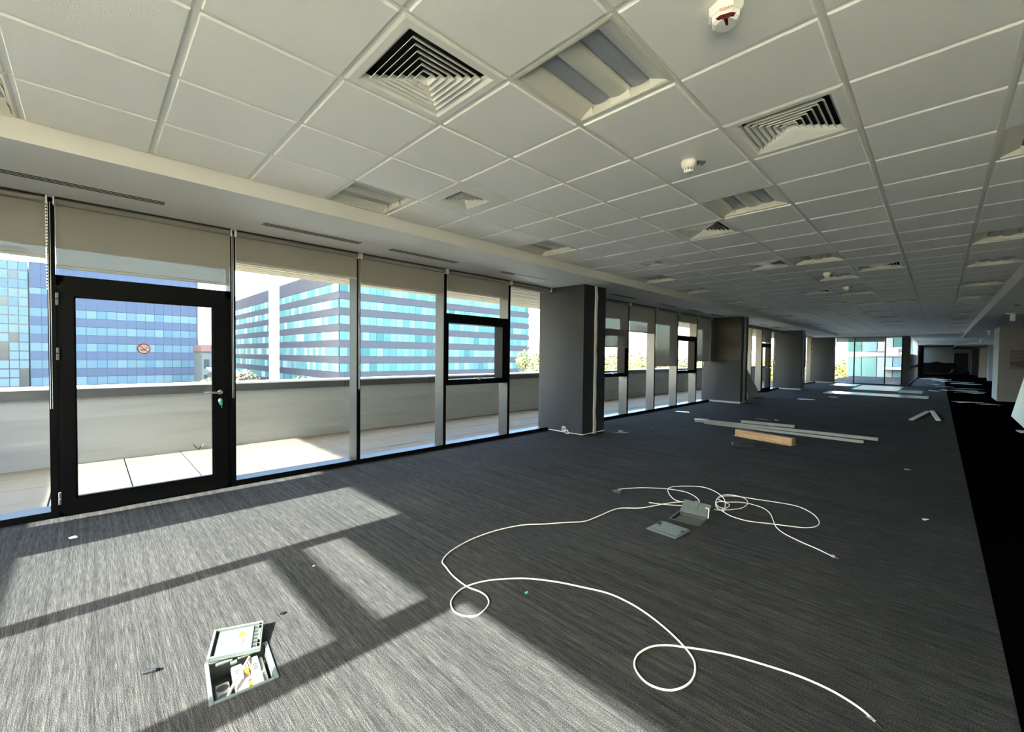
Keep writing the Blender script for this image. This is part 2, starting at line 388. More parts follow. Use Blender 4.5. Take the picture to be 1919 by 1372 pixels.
# columns along the window wall
def column(x0, x1, y0, y1, z1=ZS, seam=None):
    b = MB(); b.box(x0, x1, y0, y1, 0, z1)
    if seam: b.box(x0-.004, x0, y0, y1, seam, z1); b.box(x0, x1, y0-.004, y0, seam, z1)
    return struct(b.build('column', 'column_cladding'))
c1 = column(5.86, 6.55, 2.262, 3.30); c2 = column(13.88, 14.50, 2.13, 3.30, seam=1.62); c3 = column(22.32, 22.95, 2.20, 3.30, seam=1.7)
c4 = column(30.52, 31.05, 2.19, 3.30); c5 = column(30.9, 31.6, -1.02, -0.735)
def strip(col, x0, x1, y, m, z0=0.0, z1=ZS, name='joint_strip', wob=0.0):
    b = MB(); n = 14; L, R = [], []
    for k in range(n+1):
        z = z0+(z1-z0)*k/n; dx = wob*math.sin(k*2.1)*random.random()
        L.append((x0+dx*.3, y, z)); R.append((x1+dx, y, z))
    vs = L + R + [(p[0], p[1]-.012, p[2]) for p in L] + [(p[0], p[1]-.012, p[2]) for p in R]; m_ = n+1
    fs = []
    for k in range(n): fs += [(2*m_+k, 3*m_+k, 3*m_+k+1, 2*m_+k+1), (k, 2*m_+k, 2*m_+k+1, k+1), (3*m_+k, m_+k, m_+k+1, 3*m_+k+1)]
    b.add(vs, fs); return b.build(name, m, col)
strip(c1, 6.19, 6.265, 2.262, 'gypsum', wob=0.03)
b = MB(); b.box(13.872, 13.88, 2.13, 3.04, 1.36, ZS); b.box(13.88, 14.5, 2.122, 2.13, 1.62, ZS); b.build('dark_upper_face', 'dark_brown', c2, 'darker upper part of the column')  # thin darker faces over the upper part of the column
strip(c2, 14.10, 14.28, 2.13, 'grey_board'); strip(c3, 22.55, 22.66, 2.20, 'grey_board')
def base(col, x0, x1, y0, y1):
    b = MB(); b.tube([(x0-.006, y1, .022), (x0-.006, y0-.006, .022), (x1, y0-.006, .022)], .007, 6); b.build('base_cord', 'white_plastic', col, 'thin white cord along the foot of the column')
base(c1, 5.86, 6.55, 2.262, 3.05)
for c, x0, x1, y0 in ((c2, 13.88, 14.5, 2.13), (c3, 22.32, 22.95, 2.20), (c4, 30.52, 31.05, 2.19)):
    b = MB(); b.box(x0-.008, x1, y0-.008, y0, 0, .06); b.box(x0-.008, x0, y0, 3.05, 0, .06); b.build('skirting', 'galvanised', c)

# right hand walls and piers
b = MB(); b.box(8.8, 16.4, -4.2, -3.95, 0, 2.62); b.box(8.6, 8.8, -4.3, -3.95, 0, 2.62); b.box(-3.0, 8.8, -4.5, -4.3, 0, 2.62); struct(b.build('wall_right', 'gypsum'))
b = MB(); b.box(16.4, 22.2, -6.3, -6.1, 0, 2.62); b.box(16.2, 16.4, -6.3, -4.2, 0, 2.62); struct(b.build('wall_recess', 'wall_paint'))
b = MB(); b.box(22.2, 24.3, -6.2, -3.62, 0, 2.62); pier = struct(b.build('wall_pier', 'wall_paint'))
b = MB(); b.box(24.3, 62.6, -6.2, -5.1, 0, 2.8); struct(b.build('wall_far_right', 'wall_paint'))
for x, y in ((44.0, -4.58), (52.0, -4.50), (60.0, -4.35)):
    b = MB(); b.box(x, x+1.1, -5.3, y, 0, 2.51); struct(b.build('wall_pier', 'wall_paint'))
b = MB(); b.box(62.4, 62.7, -6.2, 0.2, 0, 2.9); struct(b.build('wall_far_end', 'far_wall_paint'))
b = MB(); b.box(-2.97, -2.72, -8.2, -1.66, 2.60, ZC+.1); b.box(-2.97, -2.72, -8.2, -1.66, 0, .06); struct(b.build('wall_back', 'wall_paint'))

# ---------------------------------------------------------------- glazing
GY = 3.25
wn_i = [0]
def window(axis_map, L, R, zt=ZS, sash=None, transom=None, low=0.0, left_m=True):
    """one glazing bay; axis_map turns (along, out, z) into world x, y, z"""
    wn_i[0] += 1; F = axis_map
    def bx(b, a0, a1, o0, o1, z0, z1):
        p, q = F(a0, o0), F(a1, o1)
        b.box(min(p[0], q[0]), max(p[0], q[0]), min(p[1], q[1]), max(p[1], q[1]), z0, z1)
    b = MB(); bx(b, L, R, 0.004, 0.22, 0.0, 0.055); bx(b, L, R, 0.004, 0.22, zt-.03, zt)
    root = struct(b.build('window_%d' % wn_i[0], 'aluminium'))
    b = MB(); bx(b, L, R, -0.004, 0.004, 0.0, 0.058); b.build('sill_face', 'black_frame', root)
    if left_m:
        b = MB(); bx(b, L-.018, L+.018, 0.004, 0.22, 0, zt); b.build('mullion', 'aluminium', root)
        b = MB(); bx(b, L-.023, L+.023, -0.008, 0.004, 0, zt-.05); b.build('mullion_face', 'black_frame', root)
    def pane(z0, z1, a0=L+.018, a1=R-.018, o=0.185):
        b = MB(); bx(b, a0, a1, o, o+.006, z0, z1); b.build('pane', 'clear_glass', root)
    if sash:
        z0, z1 = sash; w = .085
        b = MB(); a0, a1 = L+.02, R-.02
        bx(b, a0, a1, .0, .20, z0, z0+w); bx(b, a0, a1, .0, .20, z1-.14, z1); bx(b, a0, a0+.05, .0, .20, z0+w, z1-.14); bx(b, a1-.13, a1, .0, .20, z0+w, z1-.14)
        f = b.build('sash_frame', 'black_frame', root)
        b = MB(); m = (a0+a1)/2; bx(b, m-.10, m+.05, -.03, -.015, z0+w+.005, z0+w+.022); bx(b, m-.015, m+.015, -.03, .01, z0+w-.02, z0+w+.02); b.build('handle', 'steel', f)
        pane(.055, z0); pane(z1, zt-.03); pane(z0+w, z1-.14, a0+.05, a1-.13, .12)
    elif transom:
        b = MB(); bx(b, L, R, -.002, .2, transom-.05, transom+.05); b.build('transom', 'black_frame', root); pane(.055, transom-.05); pane(transom+.05, zt-.03)
    else: pane(.055, zt-.03)
    return root
SIDE = lambda a, o: (a, YW+o)
sec0 = [-2.75, -1.88, -0.541, 0.748, 2.114, 3.457, 4.798, 5.88]
sec1 = [6.55, 7.43, 8.77, 10.12, 11.46, 12.81, 13.88]
sec2 = [14.5, 15.5, 16.84, 18.18, 19.52, 20.90, 22.32]
sec3 = [22.95, 23.9, 25.2, 26.5, 27.8, 29.2, 30.52]
def side_row(ms, sashes, doors):
    for k in range(len(ms)-1):
        if k in doors: continue
        window(SIDE, ms[k], ms[k+1], sash=(0.95, 2.04) if k in sashes else None)
side_row(sec0, {5}, {2}); side_row(sec1, {1, 4}, set()); side_row(sec2, set(), {4}); side_row(sec3, {3}, set())
END = lambda a, o: (30.9+o, a)
for a, c in ((-0.735, -0.04), (-0.04, 1.30), (1.30, 2.19)): window(END, a, c, zt=ZS)
HALL = lambda a, o: (a, -1.0+o)
h = 31.6
while h < 61.5:
    window(HALL, h, min(h+2.68, 62.4), zt=2.72, transom=1.0); h += 2.68
# the wall behind the camera, with the openings the sunlight comes through
BACK = lambda a, o: (-2.75-o, a)
b = MB(); b.box(-2.97, -2.75, 2.21, 2.915, 0, ZC); struct(b.build('wall_back_pier', 'column_cladding'))
def back_bay(y0, y1, blind, sash=False):
    r = window(BACK, y0, y1, zt=ZS, left_m=False)
    b = MB(); b.box(-2.752, -2.749, y0, y1, blind, ZS); b.build('blind_panel', 'blind_dense', r)
    if sash: b = MB(); b.box(-2.765, -2.745, y0, y1, 1.905, 2.035); b.build('transom', 'black_frame', r)
back_bay(1.17, 2.21, 2.64); back_bay(-0.10, 1.03, 2.20, True); back_bay(-1.66, -0.30, 2.28); back_bay(2.915, 3.24, 2.60); back_bay(-2.9, -1.70, .08); back_bay(-4.25, -2.95, .08); None  # last two bays are unseen additions; their sunlit blinds light the ceiling
b = MB(); b.box(-2.95, -2.75, 1.03, 1.17, 0, ZS); b.box(-2.95, -2.75, -0.30, -0.10, 0, ZS); b.box(-2.95, -2.75, -1.70, -1.66, 0, ZS); b.box(-2.95, -2.75, -2.95, -2.9, 0, ZS)
b.box(-2.95, -2.75, -4.3, -4.25, 0, ZS); struct(b.build('trim_1', 'black_frame'))

# glazed door in the window wall
def door(x0, x1, n, near):
    wn = MB(); wn.box(x0+.0, x1, YW+.004, YW+.22, 0, .02); wn.box(x0, x1, YW+.004, YW+.22, ZS-.03, ZS)
    d = struct(wn.build('door_%d' % n, 'aluminium'))
    b = MB(); b.box(x0-.018, x0+.018, YW+.004, YW+.22, 0, ZS); b.build('mullion', 'aluminium', d)
    b = MB(); b.box(x0-.023, x0+.023, YW-.008, YW+.004, 0, ZS-.05); b.build('mullion_face', 'black_frame', d)
    f0, f1 = x0+.022, x1-.022
    b = MB(); b.box(f0, f0+.05, YW-.002, YW+.2, 0, 2.05); b.box(f1-.05, f1, YW-.002, YW+.2, 0, 2.05); b.box(f0, f1, YW-.002, YW+.2, 1.96, 2.05); b.box(f0, f1, YW-.002, YW+.2, 0, .03); b.build('door_frame', 'black_frame', d)
    b = MB(); b.box(f0+.02, f1-.02, YW+.185, YW+.191, 2.05, ZS-.03); b.build('fanlight_pane', 'clear_glass', d)
    g0, g1, z0, z1 = x0+.127, x1-.172, .145, 1.880
    b = MB(); b.box(f0+.03, g0, YW-.018, YW+.05, .012, 1.99); b.box(g1, f1-.03, YW-.018, YW+.05, .012, 1.99); b.box(g0, g1, YW-.018, YW+.05, .012, z0); b.box(g0, g1, YW-.018, YW+.05, z1, 1.99)
    for (a0, a1, c0, c1_) in ((g0, g0+.012, z0, z1), (g1-.012, g1, z0, z1), (g0, g1, z0, z0+.012), (g0, g1, z1-.012, z1)): b.box(a0, a1, YW-.004, YW+.03, c0, c1_)
    leaf = b.build('leaf', 'black_frame', d)
    b = MB(); b.box(g0, g1, YW+.018, YW+.026, z0, z1); b.build('pane', 'clear_glass', leaf)
    hx = x1-.118
    b = MB(); b.lathe([(0.0, 0), (.024, 0), (.026, .006), (.018, .011), (0, .011)], (0, 0, 0), 18, M=Matrix.Translation((hx, YW-.018, 1.005)) @ Matrix.Rotation(math.radians(90), 4, 'X'))
    b.tube([(hx, YW-.028, 1.005), (hx, YW-.066, 1.005), (hx-.02, YW-.074, 1.005), (hx-.085, YW-.074, 1.007), (hx-.142, YW-.07, 1.009)], [.011, .011, .0115, .011, .0105], 10)
    b.build('handle', 'steel', leaf)
    b = MB(); b.lathe([(0, 0), (.020, 0), (.021, .005), (.016, .009), (0, .009)], (0, 0, 0), 16, M=Matrix.Translation((hx, YW-.018, .915)) @ Matrix.Rotation(math.radians(90), 4, 'X') @ Matrix.Scale(1.5, 4, (0, 1, 0)))
    b.build('keyhole_plate', 'steel', leaf)
    if near:
        b = MB(); b.box(hx-.002, hx+.002, YW-.05, YW-.027, .905, .925); b.prism([(-.011, -.03), (.011, -.03), (.014, -.012), (.006, 0), (-.006, 0), (-.014, -.012)], -.003, .003, M=Matrix.Translation((hx, YW-.047, .905)) @ Matrix.Rotation(math.radians(90), 4, 'X'))
        b.box(hx+.004, hx+.009, YW-.05, YW-.046, .845, .888); b.build('key', 'key_green', leaf, 'green headed key left in the lock')
        for z in (1.795, 1.335, .11):
            b = MB(); b.bbox(f0-.0, f0+.020, YW-.030, YW-.002, z, z+.052, .004); b.bbox(f0-.0, f0+.020, YW-.030, YW-.002, z+.056, z+.105, .004); b.build('hinge', 'counter_front', d)
        # round no smoking sticker on the pane
        cx, cz, yy = .0395, 1.440, YW+.0165
        b = MB(); n_ = 36
        ring = lambda r, y: [(cx+r*math.cos(2*math.pi*k/n_), y, cz+r*math.sin(2*math.pi*k/n_)) for k in range(n_)]
        b.add(ring(.049, yy), [tuple(range(n_))], 0)
        b.add(ring(.049, yy-.0006) + ring(.040, yy-.0006), [(k, (k+1) % n_, n_+(k+1) % n_, n_+k) for k in range(n_)], 1)
        def bar(x, z, l, w, a, mi, y):
            c, s = math.cos(a), math.sin(a)
            b.add([(cx+x+u*c-v*s, y, cz+z+u*s+v*c) for u, v in ((-l/2, -w/2), (l/2, -w/2), (l/2, w/2), (-l/2, w/2))], [(0, 1, 2, 3)], mi)
        bar(-.008, -.011, .034, .007, 0, 2, yy-.0004); bar(.013, -.011, .006, .007, 0, 2, yy-.0004)
        for k in range(8):
            t = k/8; bar(.012+.012*math.sin(t*4), -.002+.026*t, .006, .003, 1.2+.8*math.sin(t*5), 2, yy-.0004)
        bar(0, 0, .082, .007, -math.pi/4, 1, yy-.0008)
        b.build('no_smoking_sticker', ['paper', 'red_paint', 'black_plastic'], leaf, 'round red and white no smoking sticker')
    return d
door(sec0[2], sec0[3], 1, True); door(sec2[4], sec2[5], 2, False)

# roller blinds: tube, fabric, hem bar, brackets
def blind(x0, x1, z, label, chain=None, chain_side=1, beads=False, group='roller blinds along the window wall', y=YW-.002):
    t = thing('roller_blind', label, 'blind', (0, 0, 0), 0, group); a, c = x0+.028, x1-.028
    b = MB(); b.tube([(a, y-.03, ZS-.036), (c, y-.03, ZS-.036)], .026, 14); b.build('tube', 'blind_fabric', t)
    for q in (a-.012, c+.004): b = MB(); b.box(q, q+.008, y-.06, y, ZS-.066, ZS-.004); b.build('bracket', 'white_plastic', t)
    b = MB(); b.box(a, c, y-.058, y+.0, ZS-.0045, ZS); b.build('head_rail', 'cap_dark', t)
    if z < ZS-.09:
        b = MB(); b.box(a, c, y-.0045, y-.0040, z+.02, ZS-.036); b.build('fabric', 'blind_fabric', t)
    b = MB(); b.bbox(a, c, y-.012, y+.004, z, z+.026, .004); b.build('hem_bar', 'grey_board', t)
    if chain:
        cx = (c+.020) if chain_side > 0 else (a-.02)
        b = MB()
        for q in (-.006, .006): b.tube([(cx+q, y-.034, ZS-.05), (cx+q, y-.034, chain)], .0016, 5)
        if beads:
            zz = ZS-.06
            while zz > 1.9:
                b.lathe([(0, -.008), (.0075, -.005), (.0085, 0), (.0075, .005), (0, .008)], (cx-.012, y-.036, zz), 7); zz -= .026
        b.build('bead_chain', 'white_plastic', t)
    return t
blind(sec0[0], sec0[1], 2.30, 'roller blind outside the left edge of the photo, by the corner')
blind(sec0[1], sec0[2], 2.175, 'half lowered grey roller blind at the left edge, left of the glazed door', .93, 1, True)
blind(sec0[2], sec0[3], 2.105, 'grey roller blind lowered to just above the black glazed door', .94, 1)
blind(sec0[3], sec0[4], 2.355, 'grey roller blind in the first pane right of the glazed door', .96, 1)
blind(sec0[4], sec0[5], 2.30, 'grey roller blind in the second pane right of the glazed door')
blind(sec0[5], sec0[6], 2.370, 'grey roller blind above the near black framed opening window')
blind(sec0[6], sec0[7], 2.585, 'fully raised roller blind beside the nearest dark column')
blind(sec1[0], sec1[1], 1.63, 'long roller blind tucked behind the nearest dark column')
blind(sec1[1], sec1[2], 1.625, 'long beige roller blind just right of the nearest dark column')
blind(sec1[2], sec1[3], 2.01, 'half lowered roller blind, second right of the nearest dark column')
blind(sec1[3], sec1[4], 1.165, 'longest roller blind, reaching nearly to the parapet line')
blind(sec1[4], sec1[5], 2.42, 'short roller blind above the second black opening window')
blind(sec1[5], sec1[6], 1.30, 'long roller blind touching the second dark column')
blind(sec2[1], sec2[2], 2.58, 'raised roller blind past the second column, first bay', group='far roller blinds')
blind(sec2[2], sec2[3], 2.58, 'raised roller blind past the second column, second bay', group='far roller blinds')
blind(sec2[3], sec2[4], 2.58, 'raised roller blind just before the far glazed door', group='far roller blinds')
blind(sec2[4], sec2[5], 2.08, 'roller blind lowered above the far glazed door', group='far roller blinds')
blind(sec2[5], sec2[6], 2.58, 'raised roller blind touching the third column', group='far roller blinds')
blind(sec3[2], sec3[3], 2.05, 'half lowered roller blind past the third column, nearer of two', group='far roller blinds')
blind(sec3[3], sec3[4], 2.05, 'half lowered roller blind past the third column, farther of two', group='far roller blinds')
def end_blind(y0, y1, z, label):
    t = thing('roller_blind', label, 'blind', group='blinds on the end glazing')
    b = MB(); b.box(30.885, 30.887, y0+.03, y1-.03, z, ZS-.03); b.build('fabric', 'blind_fabric', t)
    b = MB(); b.tube([(30.87, y0+.03, ZS-.035), (30.87, y1-.03, ZS-.035)], .028, 10); b.build('tube', 'blind_fabric', t)
    b = MB(); b.box(30.878, 30.892, y0+.03, y1-.03, z-.02, z); b.build('hem_bar', 'grey_board', t)
end_blind(1.30, 2.19, 2.42, 'raised blind on the left pane of the far end glazing'); end_blind(-.04, 1.30, 2.42, 'raised blind on the middle pane of the far end glazing')
for k in range(4):
    x = 31.9+k*2.68
    t = thing('roller_blind', 'beige blind lowered on the hall side glazing, %s past the end corner' % ORD[k], 'blind', group='blinds in the far hall')
    b = MB(); b.box(x, x+2.3, -1.03, -1.026, 1.75, 2.70); b.build('fabric', 'blind_dense', t)
    b = MB(); b.box(x, x+2.3, -1.036, -1.02, 1.72, 1.75); b.build('hem_bar', 'white_plastic', t)

# ---------------------------------------------------------------- ceiling fittings
def ring4(r, z): return [(-r, -r, z), (r, -r, z), (r, r, z), (-r, r, z)]
def bridge(b, loops, mi=0, close=False):
    n = 4; base_ = len(b.v); vs = [v for l in loops for v in l]; fs = []
    for k in range(len(loops)-1):
        for i in range(n): fs.append((k*n+i, k*n+(i+1) % n, (k+1)*n+(i+1) % n, (k+1)*n+i))
    if close: fs.append(tuple((len(loops)-1)*n+i for i in range(n)))
    b.add(vs, fs, mi)
def make_diffuser(core, nv, label):
    t = thing('air_diffuser', label, 'vent', group='square ceiling air diffusers')
    b = MB(); bridge(b, [ring4(.292, .012), ring4(.292, -.004), ring4(.280, -.008), ring4(core+.012, -.008), ring4(core, -.002), ring4(core-.016, .022)]); b.build('face_frame', 'diffuser_metal', t)
    b = MB(); bridge(b, [ring4(core+.03, .004), ring4(core+.03, .078)], close=True); b.build('plenum', 'void_black', t)
    step = core/(nv+.35)
    for k in range(1, nv+1):
        r = core - k*step*1.0
        if r < .012: break
        bb = r; tp = max(r-step*1.12, .004)
        b = MB()
        if k == nv: bridge(b, [ring4(bb, -.004), ring4(bb*.55, .004), ring4(.004, .010)], close=True); bridge(b, [ring4(bb, -.004), ring4(tp, .03)], close=True)
        else: bridge(b, [ring4(bb-step*.60, .020), ring4(bb-.0035, -.003), ring4(bb-.0015, -.0055), ring4(bb, -.004), ring4(bb-step*.54, .0205)])
        b.build('vane', 'diffuser_metal', t)
    return t
def make_troffer(label):
    t = thing('ceiling_light', label, 'light', group='recessed ceiling lights')
    b = MB(); bridge(b, [ring4(.292, .012), ring4(.292, -.002), ring4(.280, -.004), ring4(.268, -.002), ring4(.268, .085)], close=True); b.build('housing', 'lamp_reflector', t)
    prof = [(-.266, .003), (-.235, .016), (-.180, .036), (-.174, .058)]
    def refl(pr):
        b = MB(); n = len(pr); vs = [(-.262, y, z) for y, z in pr] + [(.262, y, z) for y, z in pr]
        b.add(vs, [(i, i+1, n+i+1, n+i) for i in range(n-1)], 0, True); b.build('reflector', 'lamp_reflector', t)
    refl(prof); refl([(-y, z) for y, z in prof])
    refl([(-.062, .058), (-.056, .038), (-.03, .030), (0, .027), (.03, .030), (.056, .038), (.062, .058)])
    for s in (-1, 1):
        c = s*.1185; pr = []
        for k in range(7):
            a = math.pi*k/6; pr.append((c-.056*math.cos(a), .058-.016*math.sin(a)))
        b = MB(); n = len(pr); vs = [(-.262, y, z) for y, z in pr] + [(.262, y, z) for y, z in pr]
        b.add(vs, [(i, i+1, n+i+1, n+i) for i in range(n-1)], 0, True); b.build('lamp_cover', 'lamp_cover', t)
    for s in (-1, 1):
        for y0, y1 in ((-.266, -.178), (-.06, .06), (.178, .266)):
            b = MB(); x = s*.262
            b.add([(x, y0, .002), (x, y1, .002), (x-s*.022, y1, .052), (x-s*.022, y0, .052)], [(0, 1, 2, 3)]); b.build('end_plate', 'lamp_reflector', t)
    return t
ROWS = {2: 'row along the window bulkhead', -2: 'middle row of the ceiling', -5: 'row along the right bulkhead'}
cnt = {}
protoL = protoD = protoS = None
for (i, j), k in sorted(fit.items()):
    loc = ((i+.5)*T, (j+.5)*T, ZC-0.002)
    cnt[(k, j)] = cnt.get((k, j), -1) + 1; n = ORD[cnt[(k, j)]]
    if k == 'L':
        lab = 'recessed two-strip ceiling light, %s, %s from the camera' % (ROWS[j], n)
        if protoL is None: protoL = make_troffer(lab); o = protoL
        else: o = copy_tree(protoL); o['label'] = lab
    elif k == 'D':
        lab = 'large square louvred ceiling vent %s, %s from the camera' % ({-1: 'in the middle line of vents', -3: 'in the right line of vents'}[j], n)
        if protoD is None: protoD = make_diffuser(.232, 7, lab); o = protoD
        else: o = copy_tree(protoD); o['label'] = lab
    else:
        lab = 'smaller square ceiling vent in a wide plate near the windows, %s from the camera' % n
        if protoS is None: protoS = make_diffuser(.150, 5, lab); o = protoS
        else: o = copy_tree(protoS); o['label'] = lab
    o.location = loc
# fire beacon
t = thing('fire_beacon', 'white faceted fire beacon with dark red lens on near ceiling tile', 'alarm', (2.49*T, -2.56*T, ZC-.010), math.radians(20))
b = MB(); oc = lambda r, z, sq=1: [(r*math.cos(math.pi/8+k*math.pi/4), r*sq*math.sin(math.pi/8+k*math.pi/4), z) for k in range(8)]
def loops(b, ls, close=True):
    n = len(ls[0]); vs = [v for l in ls for v in l]; fs = [(k*n+i, k*n+(i+1) % n, (k+1)*n+(i+1) % n, (k+1)*n+i) for k in range(len(ls)-1) for i in range(n)]
    if close: fs.append(tuple((len(ls)-1)*n+i for i in range(n)))
    b.add(vs, fs)
loops(b, [oc(.066, 0), oc(.066, -.022), oc(.058, -.034)]); b.build('base', 'white_plastic', t)
b = MB(); loops(b, [oc(.055, -.034), oc(.052, -.056), oc(.040, -.066)]); b.build('cover', 'white_plastic', t)
A_ = math.radians(199-20); ca, sa = math.cos(A_), math.sin(A_)
W2 = lambda r, q, z: (ca*r-sa*q, sa*r+ca*q, z)
b = MB(); b.add([W2(.047, -.036, -.0605), W2(.047, .036, -.0605), W2(-.004, .006, -.0668), W2(.050, -.020, -.055), W2(.050, .020, -.055), W2(.040, 0, -.0675)], [(0, 3, 5), (3, 4, 5), (4, 1, 5), (0, 5, 2), (5, 1, 2)]); b.build('lens', 'dark_red_lens', t, 'dark red triangular lens')
b = MB()
for k in range(5): b.add([W2(.0595, -.022+k*.009, -.044), W2(.0595, -.016+k*.009, -.044), W2(.0605, -.015+k*.009, -.036+.002*(k % 2)), W2(.0605, -.021+k*.009, -.036)], [(0, 1, 2, 3)])
b.build('print', 'orange_print', t, 'orange lettering worn to a smear')
# smoke detectors on bracket
def make_smoke(label):
    t = thing('smoke_detector', label, 'detector', group='smoke detectors')
    b = MB(); b.lathe([(0, 0), (.046, 0), (.052, -.008), (.052, -.020), (.046, -.026)], (0, 0, 0), 28); b.build('base', 'white_plastic', t)
    b = MB(); b.lathe([(.048, -.027), (.050, -.031), (.044, -.046), (.028, -.054), (.0, -.054)], (0, 0, 0), 28); b.build('body', 'white_plastic', t)
    b = MB(); b.lathe([(.029, -.052), (.029, -.071)], (0, 0, 0), 20, 1)
    for k in range(10):
        a = 2*math.pi*k/10; M = Matrix.Translation((.030*math.cos(a), .030*math.sin(a), -.062)) @ Matrix.Rotation(a, 4, 'Z'); b.box(-.001, .003, -.003, .003, -.010, .010, 0, M)
    for z in (-.058, -.065): b.lathe([(.0305, z-.001), (.032, z), (.0305, z+.001)], (0, 0, 0), 20)
    b.lathe([(.032, -.070), (.033, -.076), (.0, -.078)], (0, 0, 0), 20); b.build('sensor_cage', ['white_plastic', 'void_black'], t)
    b = MB(); M = Matrix.Rotation(math.radians(-38), 4, 'Z'); b.box(.045, .115, -.022, .022, -.006, 0, 0, M); b.box(.075, .078, -.022, .022, -.018, 0, 0, M); b.box(.105, .112, -.026, .026, -.016, 0, 0, M); b.build('bracket', 'galvanised', t)
    return t
sm = make_smoke('white smoke detector with side bracket on ceiling tile, nearest to camera')
sm.location = (4.52*T, -1.47*T, ZC-.010)
for n, (i, j) in enumerate(((13.6, -1.42), (16.7, -1.45))):
    o = copy_tree(sm); o['label'] = 'white smoke detector before a far ceiling light, %s beyond the nearest one' % ('first', 'second')[n]; o.location = (i*T, j*T, ZC-.010)
# slot diffusers in the bulkhead
SL = [(-1.55, .15), (.90, 1.90), (2.27, 3.29), (4.12, 5.12), (7.2, 8.2), (9.3, 10.2), (10.9, 11.8), (12.5, 13.4), (15.3, 16.2), (17.2, 18.1), (19.2, 20.1), (21.2, 22.1)]
for n, (a, c) in enumerate(SL):
    t = thing('slot_diffuser', 'slim slotted air grille in the window bulkhead, %s from the left' % ORD[n], 'vent', ((a+c)/2, 2.555, ZS), 0, 'slot grilles in the bulkhead')
    h = (c-a)/2
    b = MB(); b.box(-h, h, -.058, .058, -.0006, 0); b.build('slot_back', 'void_black', t)
    b = MB()
    for y in (-.058, -.0195, .0195, .058): b.box(-h-.006, h+.006, y-.004, y+.004, -.0012, 0)
    for x in (-h-.006, h): b.box(x, x+.006, -.058, .058, -.0012, 0)
    b.build('frame', 'white_metal', t)
    if n == 3:
        b = MB(); b.box(-.20, h-.01, -.034, .034, -.0035, -.0008)
        for k in range(3): b.box(-.20, h-.01, -.032+k*.026, -.024+k*.026, -.009, -.003)
        b.build('pale_section', 'cap_metal', t, 'paler section of the grille')  # paler bars over part of this grille
# little downlights on the right bulkhead
for n, (x, y, z) in enumerate(((15.9, -3.42, 2.60), (24.5, -3.52, 2.60), (38.0, -3.9, 2.72))):
    t = thing('spotlight', 'small white ceiling spotlight with short stem on right bulkhead, %s from camera' % ('nearest', 'second', 'third')[n], 'light', (x, y, z), 0, 'ceiling spotlights')
    b = MB(); b.lathe([(0, 0), (.11, 0), (.12, -.012), (.07, -.03), (.05, -.032)], (0, 0, 0), 20); b.build('plate', 'white_metal', t)
    b = MB(); b.lathe([(.045, -.03), (.045, -.19), (.035, -.20), (0, -.20)], (0, 0, 0), 16); b.build('stem', 'white_metal', t)
for n, (x, y) in enumerate(((13.6, -3.30), (17.6, -3.30))):
    b = MB(); b.lathe([(0, -.002), (.05, -.002), (.055, -.006), (.04, -.012), (0, -.010)], (x, y, 2.60), 18)
    tag(b.build('sprinkler_plate', 'door_grey' if n == 0 else 'white_metal'), ('dark round cover in the right bulkhead ceiling', 'small pale round cover in the right bulkhead ceiling')[n], 'cover')

# ---------------------------------------------------------------- terrace
PZ = -0.025
b = MB(); b.box(-4.1, 31.0, YW+.2, 5.6, -.35, PZ-.03); ter = struct(b.build('floor_terrace', 'cap_dark'))
pb = MB(); pb.bbox(-.2965, .2965, -.2965, .2965, -.028, 0, .004); pv0 = None
x = -4.03-.3
k = 0
for i in range(58):
    for j in range(4):
        X, Y = -3.93+i*.604, 3.56+j*.604
        if pv0 is None: pv0 = pb.build('paver', 'paver_stone', ter); o = pv0
        else: o = link('paver', pv0.data, ter)
        o.location = (X, Y, PZ+random.uniform(-.002, .001)); o.rotation_euler = (random.uniform(-.003, .003), random.uniform(-.003, .003), random.choice((0, math.pi/2)))
b = MB(); b.box(-4.2, 31.0, 5.52, 5.80, -.4, .90); par = struct(b.build('wall_terrace', 'parapet_plaster'))
b = MB(); b.box(-4.2, 31.0, 5.485, 5.515, .815, .93); b.build('cap_fascia', 'cap_dark', par, 'dark fascia below the parapet cap')
b = MB(); b.box(-4.2, 31.0, 5.48, 5.86, .93, .955); b.build('parapet_cap', 'cap_metal', par)
b = MB(); b.box(-4.15, -4.0, -2.5, 5.52, -.4, 1.93); struct(b.build('wall_unseen_sun_block', 'parapet_plaster'))  # unseen wall, added and sized to cut off the low sun
b = MB(); b.box(-2.54, 31.0, YW+.3, 5.62, 2.705, 2.95); can = struct(b.build('ceiling_canopy', 'canopy_core'))
y = YW+.34; s0 = None
while y < 5.6:
    if s0 is None:
        s = MB(); s.box(-2.54, 31.0, -.032, .032, 2.68, 2.70); s0 = s.build('soffit_slat', 'canopy_slat', can); o = s0
    else: o = link('soffit_slat', s0.data, can)
    o.location = (0, y, random.uniform(-.003, .003)); y += .085
# weed at the parapet foot
for n, (x, y) in enumerate(((1.22, 5.47), (.80, 5.47))):
    b = MB()
    for k in range(9):
        a = random.uniform(0, 6.28); l = random.uniform(.05, .13); w = .012
        p0 = Vector((x, y, PZ)); p1 = p0 + Vector((math.cos(a)*l*.8, -abs(math.sin(a))*l*.5, l)); q = Vector((-math.sin(a), math.cos(a), 0))*w
        b.add([p0-q*.3, p0+q*.3, (p0+p1)/2+q, p1, (p0+p1)/2-q], [(0, 1, 2, 3, 4)])
    tag(b.build('weed', 'leaf_2' if n else 'bark'), 'small dry weed growing at the parapet foot, %s' % ('seen right of the door', 'seen through the door glass')[n], 'plant')

